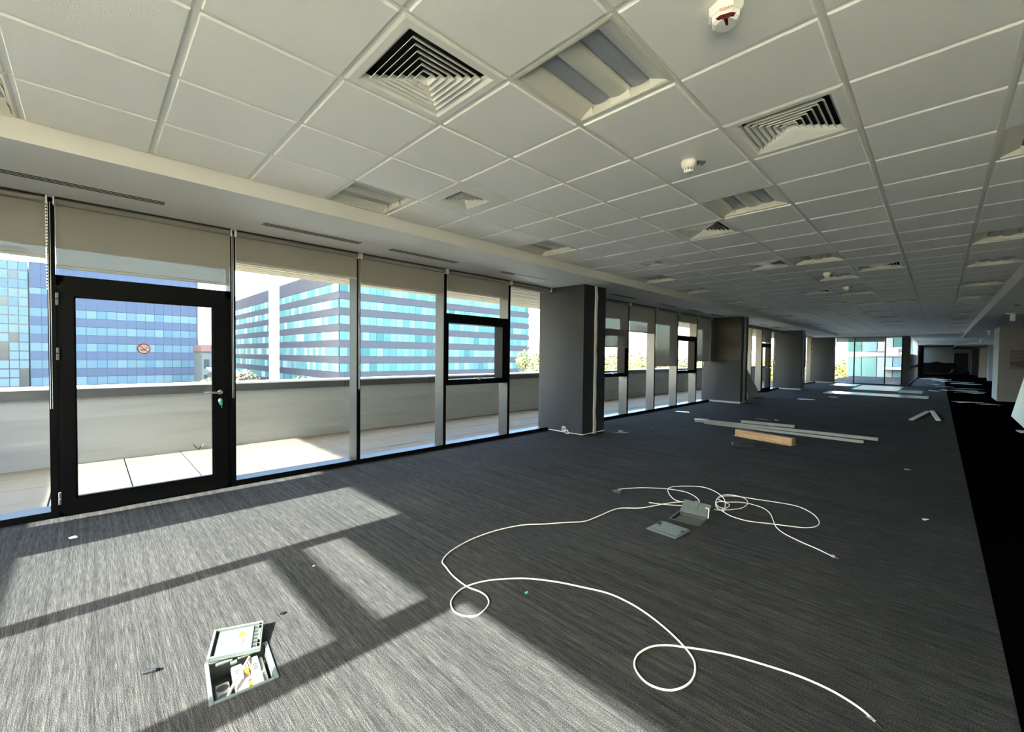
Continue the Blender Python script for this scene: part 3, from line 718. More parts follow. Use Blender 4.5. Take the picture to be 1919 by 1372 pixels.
# ---------------------------------------------------------------- buildings outside
def facade_pieces(root, bands, a0, a1, w, place, mats, name='pane', stuff=False, gap=.06):
    n = int(round((a1-a0)/w)); ww = (a1-a0)/n; protos = {}; allb = {}
    for (z0, z1) in bands:
        for i in range(n):
            m = random.choice(mats); key = (m, round(z1-z0, 3))
            if stuff:
                bb = allb.setdefault(m, MB()); p = place(a0+i*ww+gap/2, z0); q = place(a0+(i+1)*ww-gap/2, z1)
                x0_, x1_, y0_, y1_ = min(p[0], q[0]), max(p[0], q[0]), min(p[1], q[1]), max(p[1], q[1])
                if x1_-x0_ < 1e-6: x0_ -= .13
                else: y0_ -= .13
                bb.box(x0_, x1_, y0_, y1_, z0+gap, z1-gap); continue
            if key not in protos:
                bb = MB(); p = place(gap/2, 0, True); q = place(ww-gap/2, 0, True)
                bb.box(min(p[0], q[0]), max(p[0], q[0]), min(p[1], q[1]), max(p[1], q[1]), gap, z1-z0-gap)
                o = bb.build(name, m, root); protos[key] = o.data
            else: o = link(name, protos[key], root)
            p = place(a0+i*ww, z0, None); o.location = p + (z0,)
    for m, bb in allb.items():
        o = bb.build('pane_row', m, root); o['kind'] = 'stuff'
def placer(axis, const, depth=.10):
    def f(a, z, rel=False):
        if rel is True: return (a, -depth if a < .5 else 0.0) if axis == 'x' else (-depth if a < .5 else 0.0, a)
        if rel is None: return (a, const) if axis == 'x' else (const, a)
        d = depth if (int(a*1000) % 2) else 0
        return (a, const) if axis == 'x' else (const, a)
    return f
# blue glass block facing the terrace
t = thing('office_block', 'blue glass office block with window bands seen through the glazed door', 'building', (0, 130, -15))
def Z(zs): return [(z0+15, z1+15) for z0, z1 in zs]
bands = [(13.0, 14.4)] + [(10.25-3.62*k-1.85, 10.25-3.62*k) for k in range(5)]
b = MB(); b.box(-9, 19, .3, 22, 0, 34.6); b.build('core', 'dark_pane', t)
prev = 34.6
sp = sorted(Z(bands), reverse=True)
for z0, z1 in sp + [(0, 2)]:
    if prev - z1 > .1:
        bb = MB(); n = 17; w = 28/n
        bb.box(-9, 19, .05, .3, z1, prev)
        f = bb.build('spandrel_band', 'blue_panel', t)
        q = MB(); q.box(.02, w-.02, -.03, .05, z1, prev)
        me = None
        for i in range(n):
            if me is None: o = q.build('spandrel_panel', 'blue_panel', f); me = o.data
            else: o = link('spandrel_panel', me, f)
            o.location = (-9+i*w, 0, 0)
    prev = z0
facade_pieces(t, Z(bands), -9, 19, 28/17, placer('x', .15), ['pale_pane_0', 'pale_pane_1', 'pale_pane_2', 'pale_pane_3', 'pale_pane_0', 'pale_pane_1', 'teal_pane_4', 'teal_pane_2'])
b = MB(); b.box(18.9, 19.15, -.1, 22, 0, 34.7); b.build('corner_trim', 'grey_panel', t)
# grid glazed wing on its left
t = thing('office_wing', 'pale grid glazed wing with white roof louvres at the left edge', 'building', (0, 129.6, -15))
b = MB(); b.box(-24, -9.15, .25, 22, 0, 34.4); b.build('core', 'dark_pane', t)
zz = [(34.3-1.81*(k+1), 34.3-1.81*k) for k in range(16)]
facade_pieces(t, zz, -17.1, -9.1, 1.34, placer('x', .12), ['pale_pane_0', 'pale_pane_1', 'pale_pane_3', 'pale_pane_1', 'dark_pane'], gap=.12)
for k in range(7):
    b = MB(); b.box(-24, -9.1, -.2, .15, 34.5+k*.42, 34.62+k*.42); b.build('roof_louvre', 'pale_panel', t)
b = MB()
for k in range(9): b.box(-24+k*2.1, -23.9+k*2.1, .15, .3, 34.4, 37.4)
o = b.build('louvre_post', 'pale_panel', t); o['kind'] = 'stuff'
# banded block with a corner, at the centre
t = thing('banded_office_block', 'grey and teal banded office block with corner in central windows', 'building', (40.25, 95, -15))
bb2 = [(17.75-3.72*k-2.06, 17.75-3.72*k) for k in range(7)]
b = MB(); b.box(.3, 63.6, .3, 98, 0, 36.0); b.build('core', 'dark_pane', t)
prev = 36.4
for z0, z1 in sorted(Z(bb2), reverse=True) + [(0, 0.5)]:
    if prev - z1 > .1: bb = MB(); bb.box(0, 64, 0, .3, z1, prev); bb.box(0, .3, .3, 98, z1, prev); bb.build('spandrel_band', 'grey_panel', t)
    prev = z0
facade_pieces(t, Z(bb2), .2, 63.8, 1.82, placer('x', .18), ['teal_pane_0', 'teal_pane_1', 'teal_pane_2', 'teal_pane_4', 'teal_pane_2', 'teal_pane_3', 'teal_pane_5'])
facade_pieces(t, Z(bb2), .4, 98, 2.0, placer('y', .18), ['teal_pane_1', 'teal_pane_4', 'teal_pane_5', 'teal_pane_0', 'pale_pane_1'], stuff=True)
b = MB(); b.box(-1.2, .4, 43.0, 49.0, 0, 36.2); b.build('stair_tower', 'stair_white', t, 'white vertical stair tower strip')
b = MB()
for k in range(60): b.box(.1, .3, .5+k*1.65, .62+k*1.65, 36.4, 38.2)
b.box(.1, .3, 0, 98, 38.1, 38.25); b.box(.1, .3, 0, 98, 37.2, 37.3)
for k in range(38): b.box(.5+k*1.68, .62+k*1.68, .1, .3, 36.4, 38.2)
b.build('roof_railing', 'pale_panel', t)
b = MB(); b.box(-75, -45, 88, 215, -15, 75); struct(b.build('unseen_shade_tower', 'grey_panel'))  # unseen tower, added to keep sun off the banded block's side
# low buildings in the gap between the blocks
t = thing('low_building', 'low red roofed building in the gap between the two office blocks', 'building', (17, 112, -15))
b = MB(); b.box(.2, 5, 0, 10, 0, 16.5); b.build('walls', 'counter_front', t)
b = MB(); b.prism([(0, -.6), (5.4, -.6), (5.4, 10), (0, 10)], 16.5, 18.0); b.build('roof', 'brick_red', t)
for k in range(3):
    for r in range(3):
        b = MB(); b.box(.5+k*1.6, 1.5+k*1.6, -.06, .02, 6+r*3.4, 8+r*3.4); b.build('window', 'dark_pane', t)
t = thing('low_building', 'low grey shed roof in front of the gap, above the parapet', 'building', (15, 92, -15))
b = MB(); b.box(1.2, 5, 0, 8, 0, 12.3); b.build('walls', 'grey_panel', t)
b = MB(); b.add([(1, -.3, 12.3), (5.3, -.3, 12.3), (5.3, 8, 13.2), (1, 8, 13.2), (1, -.3, 12.5), (5.3, -.3, 12.5), (5.3, 8, 13.4), (1, 8, 13.4)], [(0, 3, 2, 1), (4, 5, 6, 7), (0, 1, 5, 4), (1, 2, 6, 5), (2, 3, 7, 6), (3, 0, 4, 7)]); b.build('roof', 'grey_board', t)
# far white towers
def tower(x, y, w, d, h, rows, cols, label, rz):
    t = thing('apartment_tower', label, 'building', (x, y, -15), rz, 'distant apartment towers')
    b = MB(); b.box(-w/2, w/2, -d/2, d/2, 0, h); b.box(-w/4, w/4, -d/4, d/4, h, h+3); b.build('walls', 'tower_white', t)
    for r in range(rows):
        for c in range(cols):
            z = h-3.2-r*3.4; yy = -d/2+(c+.28)*d/cols
            b = MB(); b.box(-w/2-.15, -w/2+.05, yy, yy+d/cols*.5, z, z+1.7); b.build('window', 'tower_window', t)
tower(228, 121, 9, 12, 31.5, 7, 5, 'taller white apartment tower beyond the trees right of the first column', math.radians(28))
tower(208, 119, 9, 12, 24.5, 5, 5, 'lower white apartment tower beyond the trees right of the first column', math.radians(28))
tower(198, 21.8, 8, 9, 38, 10, 4, 'white apartment tower seen through the far end glazing', math.radians(8))
tower(212, 57, 8, 13, 40, 11, 5, 'white apartment tower seen past the second dark column', math.radians(15))
# neighbouring teal glass block close to the end glazing
t = thing('teal_glass_block', 'teal glazed neighbouring block outside the far end glazing', 'building', (45, 0, -15))
b = MB(); b.box(.3, 16, -.5, 3.35, 0, 26); b.build('core', 'dark_pane', t)
b = MB()
for k in range(12): b.box(0, .3, -.5, 3.35, 26-k*2.25-.35, 26-k*2.25)
b.build('floor_band', 'pale_panel', t)
facade_pieces(t, [(26-k*2.25-2.25, 26-k*2.25-.35) for k in range(9)], -.5, 3.35, .96, placer('y', .2), ['teal_pane_1', 'teal_pane_2', 'teal_pane_3', 'pale_pane_3', 'pale_panel', 'teal_pane_4'], gap=.05)
b = MB(); b.box(-.6, .1, -.2, 1.0, 15.62, 15.80); b.build('white_ledge', 'roof_white', t)

# ---------------------------------------------------------------- ground and trees
b = MB(); b.box(-200, 500, 8, 500, -15.5, -15); b.box(33, 500, -300, 8, -15.5, -15); struct(b.build('ground', 'city_ground'))
def tree(x, y, top, r, leaf, label, stem=None):
    t = thing('tree', label, 'tree', (x, y, -15), 0, 'trees beyond the terrace')
    H = top+15; rnd = random.Random(int(x*10+y*7)); b = MB()
    blobs = [(Vector((0, 0, H-r*.9)), r*.9)]
    for k in range(8):
        a = rnd.uniform(0, 6.28); d = rnd.uniform(.45, .95)*r
        blobs.append((Vector((math.cos(a)*d, math.sin(a)*d, H-r*rnd.uniform(.7, 1.9))), r*rnd.uniform(.38, .62)))
    for c, rr in blobs:
        for k in range(620):
            u = Vector((rnd.gauss(0, 1), rnd.gauss(0, 1), rnd.gauss(0, 1))).normalized(); p = c+u*rr*rnd.uniform(.75, 1.04)
            n = (u+Vector((rnd.uniform(-.6, .6), rnd.uniform(-.6, .6), rnd.uniform(-.3, .6)))).normalized()
            e1 = n.orthogonal().normalized()*rnd.uniform(.08, .19); e2 = n.cross(e1)
            b.add([p-e1-e2*.6, p+e1-e2*.6, p+e1*.6+e2, p-e1*.6+e2], [(0, 1, 2, 3)], 0 if rnd.random() < .7 else 1)
    b.build('crown', [leaf, 'leaf_2'], t)
    b = MB(); b.tube([(0, 0, 0), (.1, 0, H*.4), (0, .1, H-r)], [.35, .25, .12], 7)
    for k in range(4):
        a = k*1.6; b.tube([(0, 0, H*.45), (math.cos(a)*r*.6, math.sin(a)*r*.6, H-r)], [.15, .05], 5)
    b.build('trunk', 'bark', t)
    return t
TR = [(66.3, 58.4, 3.4, 3.8, 0, 'first'), (55.3, 44.3, 2.84, 2.91, 2, 'second'), (80.5, 47.8, 2.9, 3.7, 0, 'third'), (59.8, 33.1, 2.88, 3.12, 1, 'fourth'), (113.3, 60.5, 4.0, 5.43, 0, 'fifth'), (79.6, 39.0, 3.4, 3.99, 3, 'sixth'), (133.4, 62.5, 4.37, 5.9, 3, 'seventh'), (99.1, 40.0, 3.34, 4.51, 1, 'eighth'), (66.0, 26.3, 1.58, 3.18, 2, 'ninth'), (84.1, 29.5, 1.78, 3.61, 0, 'tenth'), (120.8, 33.1, 3.12, 5.24, 1, 'eleventh'), (95.1, 21.7, 2.71, 4.05, 0, 'twelfth'), (72.7, 15.1, 2.15, 3.14, 4, 'thirteenth'), (88.0, 12.6, 2.2, 3.99, 4, 'fourteenth'), (63.0, 6.3, 1.58, 2.56, 4, 'fifteenth')]
for x, y, top, r, lf, n in TR: tree(x, y, top, r, 'leaf_%d' % lf, 'bushy tree beyond the terrace parapet, %s from the left' % n)
tree(15.0, 66.2, -1.0, 2.2, 'leaf_3', 'small orange autumn tree right of the door, before the banded block')
tree(11.9, 71.8, -2.2, 1.8, 'leaf_1', 'small yellow green tree at the door handle height, in the gap')
tree(26.0, 78.0, -2.6, 2.6, 'leaf_2', 'dark low tree at the foot of the banded block')

# ---------------------------------------------------------------- floor box near the camera
Mb = Matrix.Translation((BOX_C[0], BOX_C[1], 0)) @ Matrix.Rotation(BOX_A, 4, 'Z')
t = thing('floor_box', 'open grey floor socket box with flipped lid in sunlit carpet', 'floor box', (BOX_C[0], BOX_C[1], 0), BOX_A)
b = MB(); W, Hh = .113, .136
for (x0, x1, y0, y1) in ((-W-.012, -W+.004, -Hh-.012, Hh+.012), (W-.004, W+.012, -Hh-.012, Hh+.012), (-W+.004, W-.004, -Hh-.012, -Hh+.004), (-W+.004, W-.004, Hh-.004, Hh+.012)): b.bbox(x0, x1, y0, y1, -.004, .005, .002)
b.build('rim', 'box_plastic', t)
b = MB(); d = -.085
b.box(-W, -W+.003, -Hh, Hh, d, -.004); b.box(W-.003, W, -Hh, Hh, d, -.004); b.box(-W, W, -Hh, -Hh+.003, d, -.004); b.box(-W, W, Hh-.003, Hh, d, -.004); b.box(-W, W, -Hh, Hh, d-.004, d)
b.build('tray', 'box_plastic_dark', t)
b = MB()
for k in range(14): b.box(W-.0045, W-.003, -Hh+.02+k*.017, -Hh+.028+k*.017, -.06, -.008)
b.build('ribs', 'box_plastic', t)
b = MB(); b.bbox(-.085, -.02, Hh-.02, Hh-.006, -.012, -.003, .002); b.bbox(.0, .06, Hh-.022, Hh-.006, -.014, -.004, .002); b.box(-.03, -.005, Hh-.035, Hh-.008, -.02, -.012); b.build('hinge_bracket', 'box_plastic', t)
b = MB(); b.bbox(-.095, -.045, -.115, .02, -.072, -.034, .003)
for yy in (-.075, -.015): b.lathe([(0, .0003), (.021, .0003), (.023, -.0001)], (-.07, yy, -.034), 18, 1)
b.build('socket_module', ['grey_board', 'box_plastic_dark'], t, 'dim grey twin socket')
def module(x0, x1, y0, y1, z1, name, slots, label):
    b = MB(); b.bbox(x0, x1, y0, y1, -.075, z1, .004); cx, cy = (x0+x1)/2, (y0+y1)/2
    for k in range(slots): b.box(cx-.009, cx+.009, y0+.012+k*.017, y0+.019+k*.017, z1-.001, z1+.0006, 1)
    b.build(name, ['module_white', 'black_plastic'], t, label)
module(-.030, .012, .0, .095, -.024, 'data_module', 3, 'white data module'); module(-.026, .022, -.105, -.02, -.022, 'round_socket', 0, 'white socket'); module(.040, .078, -.005, .105, -.020, 'data_module', 3, 'white data module beside the yellow tabs'); module(.036, .078, -.115, -.012, -.020, 'blank_module', 0, 'white blank module'); module(.082, .095, -.11, .10, -.03, 'narrow_module', 0, 'narrow cream module')
b = MB(); b.lathe([(.016, .0004), (.0175, .0008), (.019, .0004)], (-.002, -.062, -.022), 20); b.build('socket_ring', 'grey_board', t)
b = MB(); b.box(.014, .036, -.1, .1, -.07, -.040); b.build('module_holder', 'module_lilac', t)
b = MB(); b.bbox(.018, .034, .025, .055, -.06, -.028, .002); b.bbox(.018, .034, -.075, -.045, -.06, -.028, .002); b.build('lever', 'warn_yellow', t, 'two small yellow levers')
b = MB(); b.tube(smooth_path([(-.075, -.13, -.03), (-.05, -.09, -.012), (-.02, -.03, -.006), (.02, .05, -.010), (.045, .11, -.02)]), .0055, 8); b.build('patch_lead', 'cable_white', t)
# lid, flipped back onto the carpet
Lx, Ly = .212, .205
M = Matrix.Translation((.172, .192, .024)) @ Matrix.Rotation(math.radians(-18), 4, 'Z') @ Matrix.Rotation(math.radians(4), 4, 'X') @ Matrix.Rotation(math.radians(3), 4, 'Y')
lid = thing('lid_pivot', None, None) if False else None
b = MB(); hx, hy = Lx/2, Ly/2
b.bbox(-hx, hx, -hy, hy, -.014, -.004, .002, 0, M)
for (x0, x1, y0, y1) in ((-hx, -hx+.012, -hy, hy), (hx-.006, hx, -hy, hy), (-hx+.012, hx-.006, -hy, -hy+.010), (-hx+.012, hx-.006, hy-.012, hy)): b.bbox(x0, x1, y0, y1, -.006, .008, .0015, 0, M)
inv = Mb.inverted(); b.v = [tuple(inv @ Vector(v)) for v in b.v]
lidp = b.build('lid', 'box_plastic', t)
def on_lid(name, fn, m, label=None):
    b = MB(); fn(b); b.v = [tuple(inv @ M @ Vector(v)) for v in b.v]; return b.build(name, m, lidp, label)
def f1(b):
    for k in range(7): b.box(hx-.036, hx-.034, -hy+.012+k*.027, -hy+.014+k*.027, -.004, .007); b.box(hx-.034, hx-.006, -hy+.012+k*.027, -hy+.0145+k*.027, -.004, .007)
    b.box(hx-.020, hx-.018, -hy+.01, -hy+.07, -.004, .007); b.box(hx-.020, hx-.018, hy-.07, hy-.012, -.004, .007)
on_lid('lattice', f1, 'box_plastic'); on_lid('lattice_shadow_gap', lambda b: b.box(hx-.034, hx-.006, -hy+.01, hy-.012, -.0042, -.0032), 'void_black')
on_lid('cable_latch', lambda b: b.bbox(hx-.016, hx-.007, -.035, .04, -.002, .009, .002), 'cardboard')
on_lid('side_slot', lambda b: b.box(-hx+.014, -hx+.022, -hy+.02, hy-.02, -.0042, -.0025), 'void_black')
on_lid('inner_plate', lambda b: b.bbox(-hx+.026, hx-.040, -hy+.014, hy-.018, -.005, .001, .001), 'box_plastic')
def f2(b):
    b.add([(.0, .012, .0016), (.042, .020, .0016), (.014, .060, .0016)], [(0, 1, 2)], 0)
    b.add([(.0135, .030, .0019), (.022, .027, .0019), (.018, .020, .0019), (.021, .036, .0019), (.014, .047, .0019), (.0165, .037, .0019)], [(0, 2, 1), (3, 4, 5)], 1)
on_lid('warning_triangle', f2, ['warn_yellow', 'black_plastic'], 'yellow warning triangle label')
def f3(b):
    n = 24; ring = lambda r, rz: [(.004+r*math.cos(6.2832*k/n), -.022+r*math.sin(6.2832*k/n), rz) for k in range(n)]
    b.add(ring(.025, .0016), [tuple(range(n))], 0); b.add(ring(.025, .0018)+ring(.0225, .0018), [(k, (k+1) % n, n+(k+1) % n, n+k) for k in range(n)], 1)
    for k in range(3): b.box(-.008+k*.007, -.004+k*.007, -.03, -.012+(k % 2)*.004, .0017, .0019, 2)
on_lid('round_sticker', f3, ['paper', 'red_paint', 'box_plastic'], 'round white sticker with red rim')
on_lid('paper_tag', lambda b: b.box(-.052, -.008, -.078, -.062, .001, .0018), 'module_white')

# ---------------------------------------------------------------- floor boxes in mid floor
t = thing('floor_box', 'grey green floor box with raised lid under the tangled white cable', 'floor box', (PIT_C[0], PIT_C[1], 0), PIT_A)
b = MB(); W, Hh = .1075, .1175
for (x0, x1, y0, y1) in ((-W-.012, -W, -Hh-.012, Hh+.012), (W, W+.012, -Hh-.012, Hh+.012), (-W, W, -Hh-.012, -Hh), (-W, W, Hh, Hh+.012)): b.box(x0, x1, y0, y1, -.003, .004)
b.build('rim', 'box_plastic_dark', t)
b = MB(); b.box(-W, W, -Hh, Hh, -.05, -.045); b.box(-W, -W+.003, -Hh, Hh, -.05, 0); b.box(W-.003, W, -Hh, Hh, -.05, 0); b.box(-W, W, -Hh, -Hh+.003, -.05, 0); b.box(-W, W, Hh-.003, Hh, -.05, 0); b.build('tray', 'box_plastic_dark', t)
for k in range(7): b = MB(); b.box(-W+.012+k*.027, -W+.024+k*.027, -Hh+.01, Hh-.01, -.046, -.014); b.build('rib', 'box_plastic_dark', t)
M = Matrix.Translation((W+.01, .0, .006)) @ Matrix.Rotation(math.radians(-36), 4, 'Y')
b = MB(); b.bbox(0, .135, -.118, .118, -.007, .007, .002, 0, M); b.bbox(.02, .115, -.095, .095, .007, .0095, .001, 0, M); b.box(.06, .14, -.02, .02, .0095, .013, 0, M); b.build('lid', 'box_steel', t)
b = MB(); b.tube(smooth_path([(.13, -.10, .085), (.145, -.122, .075), (.115, -.13, .03), (.10, -.13, .005)]), .004, 6); b.build('stub_lead', 'cable_white', t)
t = thing('cover_plate', 'loose grey green floor box lid lying flat, nearer than the cable tangle', 'cover', (3.025, -.645, 0), math.radians(-4))
b = MB(); b.bbox(-.122, .122, -.130, .130, 0, .010, .003); b.build('plate', 'box_steel', t)
b = MB(); b.bbox(-.085, .122, -.112, .105, .010, .0125, .001); b.build('inner_plate', 'box_steel', t)
b = MB(); b.bbox(.03, .075, .100, .122, .010, .019, .003); b.build('clip', 'black_plastic', t); b = MB(); b.bbox(.02, .045, -.115, -.092, .012, .018, .002); b.build('clip', 'black_plastic', t)

# ---------------------------------------------------------------- cables
def cable(name, pts, r, label, lift=0.0):
    t = thing(name, label, 'cable', (pts[0][0], pts[0][1], 0)); o = Vector((pts[0][0], pts[0][1], 0))
    P = [Vector((p[0], p[1], r+lift)) - o for p in pts]
    b = MB(); b.tube(smooth_path(P, 8), r, 8); b.build('sheath', 'cable_white', t)
    return t, o
CAB = [[(1.8375, -2.0318), (1.8769, -1.9791), (1.9047, -1.8879), (1.903, -1.7734), (1.8675, -1.6351), (1.8243, -1.5111), (1.7702, -1.4082), (1.7236, -1.3373), (1.6724, -1.2669), (1.6048, -1.2177), (1.5224, -1.2001), (1.4543, -1.2128), (1.4065, -1.25), (1.3778, -1.3089), (1.3858, -1.366), (1.4217, -1.4128), (1.4936, -1.4416), (1.5712, -1.44), (1.6462, -1.4122), (1.6938, -1.3703), (1.7391, -1.3042), (1.7865, -1.2134), (1.8352, -1.0843), (1.8609, -0.9561), (1.8576, -0.8169), (1.7999, -0.6649), (1.7293, -0.5128), (1.6241, -0.3598), (1.4809, -0.2409), (1.3715, -0.1887), (1.2694, -0.1748), (1.1723, -0.208), (1.1162, -0.2576), (1.0888, -0.3285), (1.1029, -0.3952), (1.1487, -0.4391), (1.217, -0.431), (1.278, -0.3981), (1.3118, -0.3414), (1.3176, -0.2771), (1.297, -0.1765), (1.3103, -0.0248), (1.3447, 0.1026), (1.374, 0.1857), (1.473, 0.2536), (1.612, 0.2974), (1.7751, 0.3207), (1.99, 0.3107), (2.2183, 0.2439), (2.3716, 0.1304), (2.53, 0.0285), (2.6653, -0.0668), (2.8414, -0.0836), (3.1471, -0.1013), (3.3135, -0.238), (3.5572, -0.3292), (3.7222, -0.402), (3.8224, -0.4748)], [(3.5691, 0.1858), (3.6613, 0.197), (3.7786, 0.1379), (3.9021, 0.0486), (4.0128, -0.0791), (4.0751, -0.1866), (4.1001, -0.3309), (4.0324, -0.4524), (3.9056, -0.55), (3.7429, -0.5988)], [(3.804, -0.7883), (3.7279, -0.8958), (3.711, -1.0311), (3.7808, -1.1771), (3.8486, -1.3188), (3.9082, -1.4206), (4.0156, -1.4761), (4.1615, -1.4706), (4.3471, -1.388), (4.4642, -1.2533), (4.452, -1.101), (4.4012, -0.9273), (4.3482, -0.7462), (4.2467, -0.6518), (4.0957, -0.6428), (3.9005, -0.707), (3.804, -0.7883), (3.8223, -0.8054), (3.8367, -0.7439), (3.9429, -0.687), (4.0456, -0.6805), (4.0993, -0.7514), (4.177, -0.8239), (4.2045, -0.911), (4.1687, -1.0354), (4.0608, -1.1197), (3.8932, -1.1859), (3.7394, -1.2466), (3.6382, -1.3268), (3.5559, -1.4516), (3.5018, -1.5627), (3.4475, -1.6511), (3.4365, -1.6743)], [(3.7987, -0.7995), (3.8789, -0.8562), (3.9902, -0.9043), (4.1581, -0.9056), (4.2808, -0.8555), (4.3345, -0.7756), (4.3072, -0.683), (4.2109, -0.6384), (4.0928, -0.659), (4.0416, -0.7363), (3.9968, -0.7946), (3.9052, -0.8058), (3.7841, -0.7858), (3.7546, -0.7398)], [(3.4829, -0.236), (3.5244, -0.3344), (3.5864, -0.4316), (3.6507, -0.5111)], [(3.7073, -0.487), (3.7124, -0.3905), (3.8391, -0.2726), (3.9972, -0.1875), (4.1101, -0.1942), (4.2481, -0.2972), (4.3303, -0.4232), (4.2747, -0.5636), (4.1264, -0.6927), (3.9647, -0.7669), (3.8223, -0.8054), (3.8367, -0.7439), (3.9429, -0.687)]]
R = .0045
t, o = cable('white_cable', CAB[0], R, 'long white cable looping across the carpet to the foreground corner')
b = MB(); e, f = Vector(CAB[0][0]+(R,)[:0] if len(CAB[0][0]) == 3 else CAB[0][0]+(R,)), Vector(CAB[0][1]+(R,) if len(CAB[0][1]) == 2 else CAB[0][1])
dd = (e-f).normalized(); q = dd.cross(Vector((0, 0, 1)))
b.tube([e-o, e-o+dd*.03+q*.004], .0022, 6); b.build('bare_wire', 'cap_dark', t, 'dark stripped wire end')
b = MB(); c0 = e-o-dd*.02; b.add([c0-q*.004+Vector((0, 0, .002)), c0+q*.02+Vector((0, 0, .006)), c0+q*.024+dd*.022+Vector((0, 0, .012)), c0+dd*.02+Vector((0, 0, .004))], [(0, 1, 2, 3)]); b.build('paper_flag', 'module_white', t, 'white tape flag near the end')
t, o = cable('white_cable', CAB[1], .0037, 'white cable ending in a grey plug behind the floor box', .0)
p = Vector(CAB[1][0]+(0,))-o
b = MB(); b.bbox(p.x-.03, p.x+.018, p.y-.075, p.y-.010, 0, .028, .005); b.bbox(p.x-.02, p.x+.01, p.y-.012, p.y+.022, .004, .02, .004); b.build('plug', 'box_plastic_dark', t, 'dark grey plug')
t, o = cable('white_cable', CAB[2], .0037, 'white cable with a wide loop on the right and tail to the right')
b = MB(); e = Vector(CAB[2][-1]+(.004,))-o; f = Vector(CAB[2][-2]+(.004,))-o; dd = (e-f).normalized(); b.tube([e, e+dd*.035], [.003, .0008], 6); b.bbox(e.x-.02, e.x+.006, e.y-.008, e.y+.012, .003, .014, .002); b.build('taped_end', 'module_white', t)
t, o = cable('white_cable', CAB[5], .0037, 'white cable arching left behind the raised lid to the coil', .023)
t, o = cable('white_cable', CAB[3], .0032, 'small coil of thin white cable right of the raised lid', .011)
t, o = cable('white_cable', CAB[4], .0036, 'short white cable end lying left of the raised lid', .012)

# ---------------------------------------------------------------- building debris on the floor
def bar_between(name, p, q, w, h, m, label, cat, profile='box', z=0.0, group=None):
    p, q = Vector(p), Vector(q); L = (q-p).length; a = math.atan2(q.y-p.y, q.x-p.x)
    t = thing(name, label, cat, (p.x, p.y, z), a, group); b = MB()
    if profile == 'stud':
        b.box(0, L, -w/2, w/2, 0, .002); b.box(0, L, -w/2, -w/2+.002, 0, h); b.box(0, L, w/2-.002, w/2, 0, h)
        b.box(0, L, -w/2, -w/2+.012, h-.002, h); b.box(0, L, w/2-.012, w/2, h-.002, h); b.box(0, L, -.006, .006, .002, .006)
    else: b.bbox(0, L, -w/2, w/2, 0, h, min(.004, h*.3))
    b.build('bar', m, t); return t
t = bar_between('timber_beam', (8.05, .405, 0), (7.79, -.535, 0), .115, .118, 'timber', 'squared pale timber beam lying beside the metal studs', 'beam')
b = MB(); b.box(.0, .98, -.10, .10, 0, .012); b.build('foot_board', 'timber', t)
bar_between('metal_stud', (9.30, 1.50, 0), (9.42, -1.45, 0), .085, .045, 'galvanised', 'longest galvanised stud lying across the dark carpet', 'stud', 'stud', group='metal studs')
bar_between('metal_stud', (9.02, 1.35, 0), (8.93, -1.30, 0), .07, .04, 'galvanised', 'galvanised stud on the near side of the longest one', 'stud', 'stud', group='metal studs')
bar_between('metal_stud', (9.80, .86, 0), (9.90, -.11, 0), .08, .05, 'galvanised', 'short galvanised stud behind the longest one', 'stud', 'stud', group='metal studs')
b = MB(); M = Matrix.Translation((9.25, 1.50, .05)) @ Matrix.Rotation(.4, 4, 'Z'); b.box(-.10, .10, -.14, .14, -.002, .002, 0, M); b.box(-.1, -.096, -.14, .14, -.05, .002, 0, M); b.box(.096, .1, -.14, .14, -.05, .002, 0, M)
tag(b.build('metal_bracket', 'galvanised'), 'small folded metal bracket at the left end of the studs', 'bracket')
bar_between('trim_strip', (13.3, -1.74, 0), (15.9, -1.99, 0), .085, .03, 'paper', 'left pale strip of the two forming a peak on the carpet', 'strip', group='pale strips forming a peak')
bar_between('trim_strip', (16.1, -2.06, 0), (13.7, -2.19, 0), .085, .03, 'paper', 'right pale strip of the two forming a peak on the carpet', 'strip', group='pale strips forming a peak')
t = thing('hinge_bracket', 'broken black bracket lying in front of the timber beam', 'bracket', (7.12, -.13, 0), math.radians(-66))
b = MB(); b.bbox(-.24, .02, -.05, .05, 0, .02, .004); b.bbox(-.30, -.18, -.06, .07, .004, .05, .006); b.build('arm', 'black_plastic', t)
b = MB(); b.add([(.0, -.06, .0), (.22, -.08, .0), (.24, .05, .045), (.02, .06, .045), (.0, -.06, .01), (.22, -.08, .01), (.24, .05, .055), (.02, .06, .055)], [(0, 3, 2, 1), (4, 5, 6, 7), (0, 1, 5, 4), (1, 2, 6, 5), (2, 3, 7, 6), (3, 0, 4, 7)]); b.build('plate', 'black_plastic', t)
def scrap(x, y, w, h, a, m, label, cat='scrap', name='paper_scrap', lift=.02, group=None):
    rnd = random.Random(int(x*100+y*37)); b = MB(); c, s = math.cos(a), math.sin(a); n = 7
    pts = []
    for k in range(n):
        q = 6.2832*k/n; r = rnd.uniform(.8, 1.05); sx = max(-.5, min(.5, .62*math.cos(q)*r)); sy = max(-.5, min(.5, .62*math.sin(q)*r))
        pts.append((x+(sx*w)*c-(sy*h)*s, y+(sx*w)*s+(sy*h)*c, lift*rnd.random()))
    b.add([(p[0], p[1], p[2]+.003) for p in pts] + [(p[0], p[1], p[2]) for p in pts], [tuple(range(n)), tuple(range(2*n-1, n-1, -1))] + [(k, n+k, n+(k+1) % n, (k+1) % n) for k in range(n)])
    return tag(b.build(name, m), label, cat, group)
scrap(-.423, 2.413, .045, .055, .2, 'paper', 'small square of white paper on shaded carpet before the door', lift=.004)
